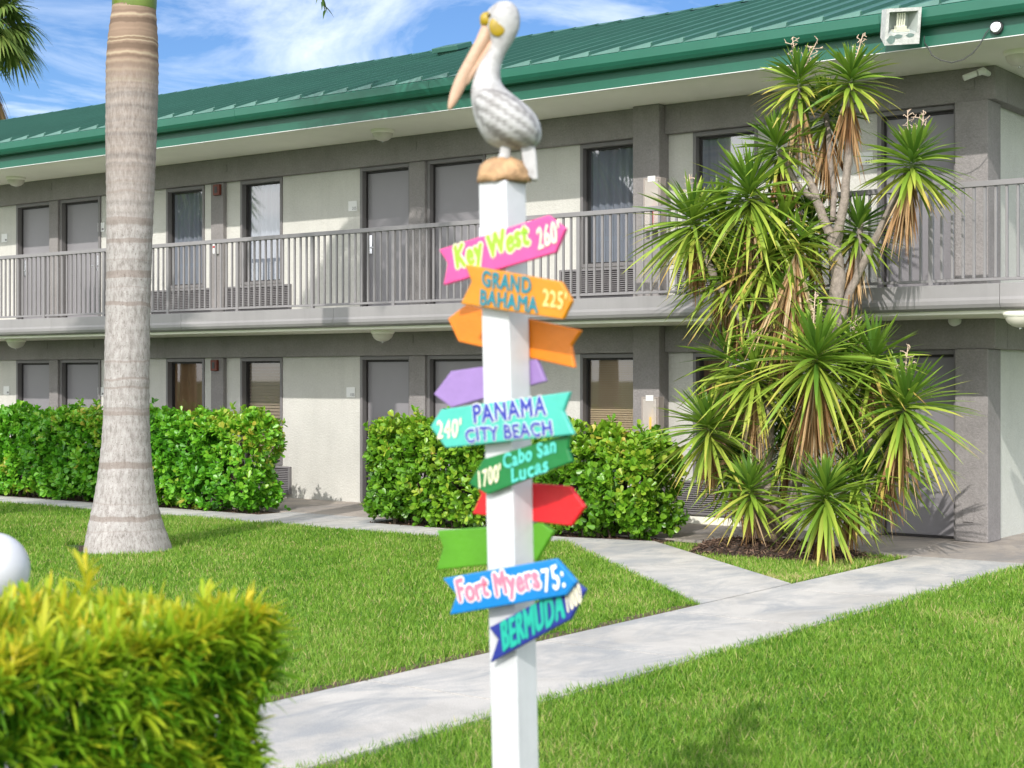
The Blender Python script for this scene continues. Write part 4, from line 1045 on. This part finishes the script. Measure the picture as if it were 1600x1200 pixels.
D1 = N1 * 0.75 + np.array([0, 0, 0.65]) + rng.normal(0, 0.3, N1.shape)
k = rng.random(n) < 0.012; T1[k & (N1[:, 2] > 0.5)] += np.array([0, 0, 0.05])
T2, N2 = superbox(700, c, tuple(v * m_ for v, m_ in zip(hv, (0.76, 0.93, 0.9))), 9.0)
D2 = N2 * 0.6 + np.array([0, 0, 0.6]) + rng.normal(0, 0.5, N2.shape)
T = np.concatenate([T1, T2]); TD = unit(np.concatenate([D1, D2]))
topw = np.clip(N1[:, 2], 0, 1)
rn = np.concatenate([0.46 + 0.22 * topw + rng.normal(0, 0.13, n), rng.uniform(0, 0.3, len(T2))])  # inner whorls coloured dark, shade painted into the gaps; top whorls yellower
# a few stray shoots standing out of the top
tips = [atD(136, 885, 4.25)]
T = np.concatenate([T] + [[list(p)] for p in tips] + [[list(p - UP * 0.05)] for p in tips]); TD = np.concatenate([TD] + [[[0.1, 0.1, 1.0]]] * (2 * len(tips))); rn = np.concatenate([rn, [0.8] * (2 * len(tips))])
per = 16; nT = len(T)
A0 = np.repeat(unit(TD), per, 0); o_ = unit(np.cross(A0, rng.normal(size=A0.shape)))
fr = np.tile(np.linspace(0, 1, per), nT)
th = (1.15 - 0.85 * fr + rng.normal(0, 0.12, nT * per))[:, None]
D = A0 * np.cos(th) + o_ * np.sin(th)
P = np.repeat(T, per, 0) - A0 * (0.055 * (1 - fr))[:, None]
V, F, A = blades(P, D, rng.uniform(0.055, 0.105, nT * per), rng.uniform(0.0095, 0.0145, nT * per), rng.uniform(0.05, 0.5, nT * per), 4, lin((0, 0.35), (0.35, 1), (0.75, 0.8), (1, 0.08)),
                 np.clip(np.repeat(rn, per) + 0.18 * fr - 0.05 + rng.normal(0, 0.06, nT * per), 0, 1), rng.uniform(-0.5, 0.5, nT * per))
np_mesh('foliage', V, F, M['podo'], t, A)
s = MB()
for i in range(90):
    bx, by = random.uniform(hx0 + 0.2, hx1 - 0.26), random.uniform(hy0 + 0.1, hy1 - 0.25)
    for j in range(3): s.tube([(bx, by, -0.05), (bx + random.uniform(-.1, .1), by + random.uniform(-.1, .1), 0.5), (bx + random.uniform(-.12, .12), by + random.uniform(-.12, .12), 0.98)], [0.014, 0.01, 0.004], 5)
s.build('stems', M['core'], t)

# ------------------------------------------------------------------ yucca clump
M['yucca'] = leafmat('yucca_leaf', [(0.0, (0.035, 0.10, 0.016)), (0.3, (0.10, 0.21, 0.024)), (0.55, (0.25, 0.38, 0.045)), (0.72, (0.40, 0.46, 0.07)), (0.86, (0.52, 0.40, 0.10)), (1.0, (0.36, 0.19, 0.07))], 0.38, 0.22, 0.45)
M['dead'] = leafmat('dead_yucca_leaf', [(0.0, (0.16, 0.075, 0.03)), (0.35, (0.33, 0.18, 0.08)), (0.7, (0.52, 0.35, 0.18)), (1.0, (0.68, 0.55, 0.36))], 0.8, 0.15, 0.2)
M['ybark'] = mat('yucca_bark', (0.27, 0.225, 0.19), 0.9, 0.35, 18, 0.9, 45)
M['stump'] = mat('yucca_stump', (0.17, 0.12, 0.09), 0.95, 0.4, 12, 1.0, 30)
M['stalk'] = mat('dry_flower_stalk', (0.62, 0.47, 0.36), 0.8, 0.15, 20)
YB = atZ(1205, 838, 0.12) * 1.0
YB = Vector((-7.85, 14.85, 0))
YU = thing('yucca_tree', 'tall branching yucca clump with spiky rosettes and brown dead skirts', 'yucca', YB)
def rosette(px, py, Y, L, n, axis=(0, 0, 1), skirt=50, sl=0.55, open_=1.0, tone_shift=0.0, wid=0.050):
    C = atY(px, py, Y); ax = unit(np.array([axis], float))[0]
    a1 = unit(np.cross([ax], [[0.3, 0.9, 0.1]]))[0]; a2 = np.cross(ax, a1)
    k = np.arange(n); f = k / n
    th = (0.13 + 1.92 * f ** 0.66 * open_) + rng.normal(0, 0.09, n); ph = k * 2.39996 + rng.normal(0, 0.12, n)
    D = ax * np.cos(th)[:, None] + (a1 * np.cos(ph)[:, None] + a2 * np.sin(ph)[:, None]) * np.sin(th)[:, None]
    P = np.array(C) + ax * (0.06 - 0.24 * f)[:, None] + D * 0.02
    ln = L * (0.42 + 0.72 * np.sin(np.pi * np.clip(0.10 + f * 0.72, 0, 1))) * rng.uniform(0.85, 1.08, n)
    r = np.clip(0.27 + 0.38 * f + tone_shift + rng.normal(0, 0.10, n), 0, 0.8)  # per-rosette offset moves the leaf colour from dark green towards yellow
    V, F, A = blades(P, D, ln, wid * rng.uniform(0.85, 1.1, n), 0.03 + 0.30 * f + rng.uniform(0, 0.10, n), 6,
                     lin((0, 0.55), (0.12, 0.7), (0.45, 1.0), (0.8, 0.55), (1, 0.03)), r, rng.normal(0, 0.35, n), fold=0.18, tipshift=0.22)
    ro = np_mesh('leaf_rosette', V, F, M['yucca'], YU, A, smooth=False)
    if skirt:
        m = int(skirt * 1.5); k = np.arange(m); ph = k * 2.39996
        th = rng.uniform(2.3, 3.05, m)
        D = ax * np.cos(th)[:, None] + (a1 * np.cos(ph)[:, None] + a2 * np.sin(ph)[:, None]) * np.sin(th)[:, None]
        D = unit(D + np.array([0, 0, -0.95]))
        P = np.array(C) - ax * rng.uniform(0.14, 0.36, m)[:, None] + D * 0.02
        V, F, A = blades(P, D, sl * rng.uniform(0.45, 0.98, m), wid * rng.uniform(0.35, 0.75, m), rng.uniform(0.0, 0.25, m), 5, lin((0, 0.6), (0.5, 1), (1, 0.08)),
                         np.clip(rng.beta(1.6, 1.6, m), 0, 1), rng.uniform(-1.5, 1.5, m), fold=0.3)
        np_mesh('dead_leaf_skirt', V, F, M['dead'], ro, A)
    return ro, C
def stalk(px0, py0, px1, py1, Y, parent, nb=12):
    a, b_ = atY(px0, py0, Y), atY(px1, py1, Y); s = MB(); d = b_ - a
    mid = a.lerp(b_, 0.5) + Vector((random.uniform(-.02, .02), random.uniform(-.02, .02), 0))
    s.tube([a, mid, b_], [0.011, 0.008, 0.004], 5)
    for i in range(nb):
        f = 0.3 + 0.68 * i / nb; p = a.lerp(b_, f); ang = i * 2.4
        q = p + (RIGHT * math.cos(ang) + VIEW * math.sin(ang)) * random.uniform(0.05, 0.11) * (1.2 - f * 0.6) + UP * random.uniform(0.0, 0.05)
        q2 = q + (RIGHT * random.uniform(-.04, .04) + UP * random.uniform(-0.03, 0.045))
        s.tube([p, q, q2], [0.004, 0.004, 0.003], 4)
        s.tube([q, q + RIGHT * random.uniform(-.035, .035) + UP * random.uniform(-.03, .03)], [0.004, 0.003], 4)
    s.build('flower_stalk', M['stalk'], parent)
def trunk(pts, rad, m='ybark', name='stem'):
    P = [atY(*p) for p in pts]; Q = []; Rr = []
    for i in range(len(P) - 1):
        for j in range(4):
            f = j / 4
            Q.append(P[i].lerp(P[i + 1], f) + Vector((random.uniform(-.008, .008), random.uniform(-.008, .008), 0))); Rr.append((rad[i] * (1 - f) + rad[i + 1] * f) * random.uniform(0.94, 1.06))
    Q.append(P[-1]); Rr.append(rad[-1])
    MB().tube(Q, Rr, 10).build(name, M[m], YU, smooth=True)
# stems
trunk([(1232, 838, 14.95), (1246, 740, 14.95), (1268, 640, 14.95), (1292, 550, 14.95), (1311, 430, 14.95), (1304, 385, 14.95)], [0.075, 0.075, 0.075, 0.08, 0.075, 0.07])
trunk([(1307, 390, 14.95), (1288, 345, 14.95), (1272, 300, 14.95), (1253, 250, 14.95), (1247, 140, 14.95)], [0.062, 0.05, 0.045, 0.04, 0.035])
trunk([(1304, 388, 14.95), (1320, 310, 14.95), (1327, 230, 14.95), (1329, 135, 14.95)], [0.06, 0.047, 0.042, 0.035])
trunk([(1302, 345, 14.97), (1303, 300, 15.1), (1291, 180, 15.2)], [0.03, 0.03, 0.03])
trunk([(1276, 312, 14.95), (1250, 296, 14.9), (1218, 235, 14.85)], [0.035, 0.032, 0.03])
trunk([(1306, 520, 14.98), (1330, 450, 15.05), (1358, 395, 15.05), (1420, 265, 15.05)], [0.05, 0.045, 0.042, 0.035])
trunk([(1340, 430, 15.05), (1345, 350, 15.2)], [0.035, 0.03])
trunk([(1205, 830, 14.75), (1190, 740, 14.75), (1200, 640, 14.75), (1185, 545, 14.75), (1160, 500, 14.75), (1120, 440, 14.75), (1085, 360, 14.75)], [0.15, 0.11, 0.075, 0.06, 0.05, 0.045, 0.04])
trunk([(1200, 640, 14.75), (1212, 560, 14.75), (1198, 480, 14.75), (1176, 400, 14.75), (1172, 310, 14.75)], [0.06, 0.055, 0.05, 0.045, 0.04])
trunk([(1194, 842, 14.7), (1196, 805, 14.72), (1178, 765, 14.72)], [0.20, 0.15, 0.12], 'stump', 'stump')
trunk([(1182, 700, 14.72), (1150, 690, 14.65), (1107, 672, 14.6)], [0.05, 0.045, 0.04])
trunk([(1245, 760, 14.9), (1262, 640, 14.7), (1276, 565, 14.6)], [0.05, 0.045, 0.04])
trunk([(1262, 800, 14.95), (1330, 720, 14.95), (1412, 640, 14.95)], [0.05, 0.045, 0.04])
trunk([(1280, 845, 14.75), (1288, 780, 14.7)], [0.06, 0.05])
ax = lambda r, v, z: tuple(RIGHT * r - VIEW * v + UP * z)
RS = [(1248, 122, 14.95, 0.46, 93, ax(-.05, .1, 1), 70, .75, 1.0, .02), (1330, 118, 14.95, 0.48, 93, ax(.08, .12, 1), 65, .70, 1.0, .04), (1292, 170, 15.25, 0.48, 76, ax(0, 0, 1), 65, .75, 1.0, -.12),
      (1213, 224, 14.85, 0.48, 88, ax(-.2, .1, 1), 45, .60, 1.0, -.03), (1427, 246, 15.0, 0.53, 104, ax(.18, .1, 1), 80, .68, 1.05, -.02), (1172, 300, 14.65, 0.76, 120, ax(-.05, .3, 1), 95, .95, 1.05, 0.0),
      (1082, 342, 14.7, 0.72, 110, ax(-.12, .2, 1), 55, .60, 1.1, .04), (1128, 400, 15.0, 0.68, 81, ax(-.1, 0, 1), 60, .65, 1.1, -.1), (1342, 352, 15.2, 0.48, 76, ax(.15, 0, 1), 40, .6, 1.05, -.08),
      (1268, 345, 15.3, 0.53, 76, ax(0, 0, 1), 30, .6, 1.1, -.14), (1222, 350, 14.9, 0.68, 76, ax(.15, .2, 1), 80, .95, 1.1, .06), (1250, 372, 14.6, 0.42, 30, ax(.2, .2, 1), 110, 1.15, 1.0, .1), (1213, 512, 14.85, 0.59, 88, ax(0, .1, 1), 30, .5, 1.0, 0.0),
      (1276, 556, 14.4, 0.81, 132, ax(.02, .35, 1), 95, 1.0, 1.05, .05), (1178, 580, 14.55, 0.61, 104, ax(-.1, .2, 1), 50, .7, 1.1, .06), (1106, 664, 14.5, 0.66, 110, ax(-.15, .25, 1), 35, .5, 1.08, .02),
      (1414, 630, 14.9, 0.73, 115, ax(.15, .2, 1), 75, .75, 1.12, .02), (1334, 600, 15.1, 0.71, 98, ax(.05, 0, 1), 40, .8, 1.1, -.08), (1172, 762, 14.35, 0.50, 76, ax(-.05, .3, 1), 15, .4, 1.0, -.02),
      (1290, 770, 14.3, 0.61, 120, ax(.02, .3, 1), 45, .5, 1.1, .02), (1340, 745, 14.8, 0.57, 88, ax(.2, .1, 1), 40, .55, 1.1, -.04), (1330, 545, 15.15, 0.59, 59, ax(.1, 0, 1), 0, .5, 1.0, -.06), (1240, 630, 15.05, 0.70, 91, ax(0, .1, 1), 40, .6, 1.1, -.1), (1385, 700, 15.1, 0.64, 84, ax(.1, 0, 1), 40, .6, 1.1, -.08), (1150, 715, 14.95, 0.59, 78, ax(-.1, 0, 1), 30, .5, 1.1, -.1), (1225, 690, 15.1, 0.59, 66, ax(-.05, 0, 1), 40, .6, 1.1, -.1),
      (1128, 345, 15.1, 0.66, 85, ax(-.1, .1, 1), 40, .6, 1.1, -.08), (1200, 400, 14.75, 0.72, 90, ax(.1, .2, 1), 70, .8, 1.1, .04), (1152, 430, 14.8, 0.68, 85, ax(-.1, .2, 1), 60, .7, 1.1, .0),
      (1238, 470, 14.7, 0.59, 80, ax(.15, .2, 1), 60, .7, 1.1, .02), (1365, 560, 14.95, 0.65, 80, ax(.1, .1, 1), 30, .6, 1.1, .0), (1140, 560, 14.9, 0.59, 75, ax(-.15, .1, 1), 20, .5, 1.1, -.04)]
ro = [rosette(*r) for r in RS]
for i, s_ in ((0, (1240, 118, 1238, 58)), (0, (1252, 118, 1278, 62)), (1, (1332, 112, 1349, 52)), (4, (1424, 240, 1418, 172)), (4, (1432, 240, 1443, 172)), (6, (1078, 335, 1077, 272)), (13, (1274, 548, 1274, 455)), (14, (1176, 575, 1176, 515)),
              (16, (1414, 620, 1419, 538)), (17, (1330, 560, 1338, 492)), (12, (1213, 505, 1214, 436)), (3, (1216, 215, 1224, 185))):
    stalk(*s_, RS[i][2], ro[i][0])

# mulch mound, chips and island turf
ISL = [(-9.20, 15.02), (-6.42, 12.66), (-6.40, 15.33)]
mc = Vector((-7.72, 14.78, 0))
b = MB(); nn = 40; V = [(mc.x, mc.y, 0.13)]; ringsm = [(0.3, 0.12), (0.6, 0.09), (0.85, 0.045), (1.0, -0.035)]
def mrad(th): return 0.92 + 0.12 * math.sin(th * 3 + 1) + 0.08 * math.sin(th * 5)
for f, z in ringsm:
    for k in range(nn):
        th = 2 * math.pi * k / nn
        px_, py_ = mc.x + 1.02 * f * mrad(th) * math.cos(th), mc.y + 0.58 * f * mrad(th) * math.sin(th)
        V.append((px_, min(py_, 15.33), z + 0.012 * math.sin(k * 3.7 + f * 9)))
F = [(0, 1 + k, 1 + (k + 1) % nn) for k in range(nn)]
for i in range(3): F += [(1 + i * nn + k, 1 + i * nn + (k + 1) % nn, 1 + (i + 1) * nn + (k + 1) % nn, 1 + (i + 1) * nn + k) for k in range(nn)]
b.add(V, F); kind(b.build('mulch', M['mulch'], smooth=True), 'stuff')
M['chip'] = leafmat('bark_chip', [(0.0, (0.035, 0.022, 0.015)), (0.5, (0.125, 0.075, 0.052)), (0.85, (0.20, 0.13, 0.095)), (1.0, (0.28, 0.21, 0.15))], 0.9, 0.0, 0.2)
n = 5200
th = rng.uniform(0, 6.283, n); f = np.sqrt(rng.uniform(0, 1, n)) * 1.03
mr = 0.92 + 0.12 * np.sin(th * 3 + 1) + 0.08 * np.sin(th * 5)
P = np.stack([mc.x + 1.02 * f * mr * np.cos(th), np.minimum(mc.y + 0.58 * f * mr * np.sin(th), 15.32), np.interp(f, [0, .3, .6, .85, 1.03], [.13, .12, .09, .045, -.035]) + 0.006], 1)
D = rng.normal(size=(n, 3)); D[:, 2] *= 0.3
pts2 = []
for (x0, x1, y0, y1, k) in ((-15.3 - 9, -15.1, 14.75, 15.0, 1500), (-13.4, -10.3, 14.72, 15.1, 1400), (-10.4, -9.2, 14.88, 15.3, 700)):
    pts2.append(np.stack([rng.uniform(x0, x1, k), rng.uniform(y0, y1, k), np.full(k, -0.02)], 1))
P = np.concatenate([P] + pts2); D = np.concatenate([D, rng.normal(size=(len(P) - n, 3)) * np.array([1, 1, 0.3])])
V, F, A = blades(P, D, rng.uniform(0.02, 0.06, len(P)), rng.uniform(0.008, 0.02, len(P)), 0.1, 2, lin((0, .7), (.5, 1), (1, .5)), rng.beta(2, 2, len(P)), rng.uniform(-1, 1, len(P)))
kind(np_mesh('bark_chips', V, F, M['chip'], None, A), 'stuff')

# ------------------------------------------------------------------ lawns
M['grass'] = leafmat('lawn_grass', [(0.0, (0.035, 0.11, 0.010)), (0.3, (0.105, 0.25, 0.018)), (0.6, (0.205, 0.385, 0.035)), (0.82, (0.34, 0.47, 0.085)), (1.0, (0.55, 0.46, 0.22))], 0.5, 0.35, 0.3)
def inpoly(P, poly):
    x, y = P[:, 0], P[:, 1]; r = np.zeros(len(P), bool); n = len(poly)
    for i in range(n):
        x0, y0 = poly[i]; x1, y1 = poly[(i + 1) % n]
        c = ((y0 > y) != (y1 > y)) & (x < (x1 - x0) * (y - y0) / (y1 - y0 + 1e-12) + x0); r ^= c
    return r
def lawn(name, poly, dens, hgt, tone=0.0, excl=None, far=1.0):
    xs = [p[0] for p in poly]; ys_ = [p[1] for p in poly]
    area = (max(xs) - min(xs)) * (max(ys_) - min(ys_)); n = int(area * dens)
    P = np.stack([rng.uniform(min(xs), max(xs), n), rng.uniform(min(ys_), max(ys_), n)], 1)
    P = P[inpoly(P, poly)]
    dep = P[:, 0] * VX + P[:, 1] * VY; lat = P[:, 0] * RX + P[:, 1] * RY
    u = lat / np.maximum(dep, 0.1) * FPX + 800
    ok = (dep > 4.0) & (u > -450) & (u < 2500)
    ok &= rng.random(len(P)) < np.clip((9.0 / np.maximum(dep, 0.1)) ** 1.1, 0.0, 1.0)
    if excl is not None: ok &= ~excl(P)
    P = P[ok]; dep = dep[ok]; n = len(P)
    # tufted turf: height and colour drift in patches
    q1, q2 = P[:, 0] * 0.9 + P[:, 1] * 0.35, P[:, 1] * 0.8 - P[:, 0] * 0.3
    dry = np.clip(np.sin(q1 * 2.3 + 1.4 * np.sin(q2 * 1.9)) * np.sin(q2 * 3.1 + 1.1 * np.sin(q1 * 2.7)) - 0.45, 0, 1)
    pt = np.sin(P[:, 0] * 1.3 + np.sin(P[:, 1] * 1.7)) * np.cos(P[:, 1] * 1.1 + 0.7) + 0.6 * np.sin(P[:, 0] * 4.1 + P[:, 1] * 3.3) + 0.4 * np.sin(P[:, 0] * 9.7 - P[:, 1] * 8.9)
    h = hgt * rng.uniform(0.55, 1.25, n) * (1 + 0.14 * pt) * (1 - 0.35 * dry)
    D = np.stack([rng.normal(0, 0.42, n), rng.normal(0, 0.42, n), np.ones(n)], 1)
    r = np.clip(0.45 + tone + 0.07 * pt + 0.35 * dry * rng.random(n) + rng.normal(0, 0.22, n), 0, 1)
    r[rng.random(n) < 0.02 + 0.10 * dry] = 0.97
    P3 = np.concatenate([P, np.full((n, 1), -0.032)], 1)
    V, F, A = blades(P3, D, h, rng.uniform(0.0028, 0.0050, n) * np.clip(dep / 8.5, 0.8, 1.7), rng.uniform(0.05, 0.45, n), 2, lin((0, 0.8), (0.5, 1), (1, 0.1)), r, rng.uniform(-1.5, 1.5, n))
    return kind(np_mesh(name, V, F, M['grass'], None, A), 'stuff')
bx_, by_ = base.x, base.y
left_poly = [(-24, YF - 0.0), (-10.40, YF + 0.02), (WA[0] + 0.02, WA[1] + 0.02), (PXL - 0.02, 11.07), (PXL - 0.03, 4.6), (-9, 4.6), (-24, 13)]
def ex_left(P):
    edge = (P[:, 0] > PXL - 0.17 - 0.06 * np.sin(P[:, 1] * 5) - 0.04 * np.sin(P[:, 1] * 13)) & (rng.random(len(P)) < 0.75)
    dx, dy = P[:, 0] - bx_, P[:, 1] - by_
    return edge | (dx * dx + dy * dy < 0.5 ** 2) | ((P[:, 0] - bx_ + 0.55) ** 2 * 0.7 + (dy - 0.0) ** 2 * 3 < 0.16)
lawn('lawn_grass', left_poly, 9500, 0.075, 0.05, ex_left)
right_poly = [(PXR - 0.05, 3.5), (6.0, 3.5), (6.0, 15.3), (PXR - 0.05, 15.3)]
lawn('lawn_grass', right_poly, 8500, 0.085, 0.03)
def ex_isl(P):
    dx, dy = (P[:, 0] - mc.x) / 0.98, (P[:, 1] - mc.y) / 0.53
    return dx * dx + dy * dy < 0.86
lawn('island_grass', [(-9.15, 15.0), (-6.45, 12.7), (-6.42, 15.3)], 8000, 0.07, 0.24, ex_isl)
b = MB(); V = []; nn = 24
for f, z in ((0.0, 0.025), (0.6, 0.012), (1.0, -0.04)):
    for k in range(nn):
        th_ = 2 * math.pi * k / nn; V.append((bx_ - 0.12 + f * 0.78 * math.cos(th_), by_ + f * 0.5 * math.sin(th_), z))
kind(b.add(V, [(i * nn + k, i * nn + (k + 1) % nn, (i + 1) * nn + (k + 1) % nn, (i + 1) * nn + k) for i in range(2) for k in range(nn)]).build('mulch', M['mulch'], smooth=True), 'stuff')
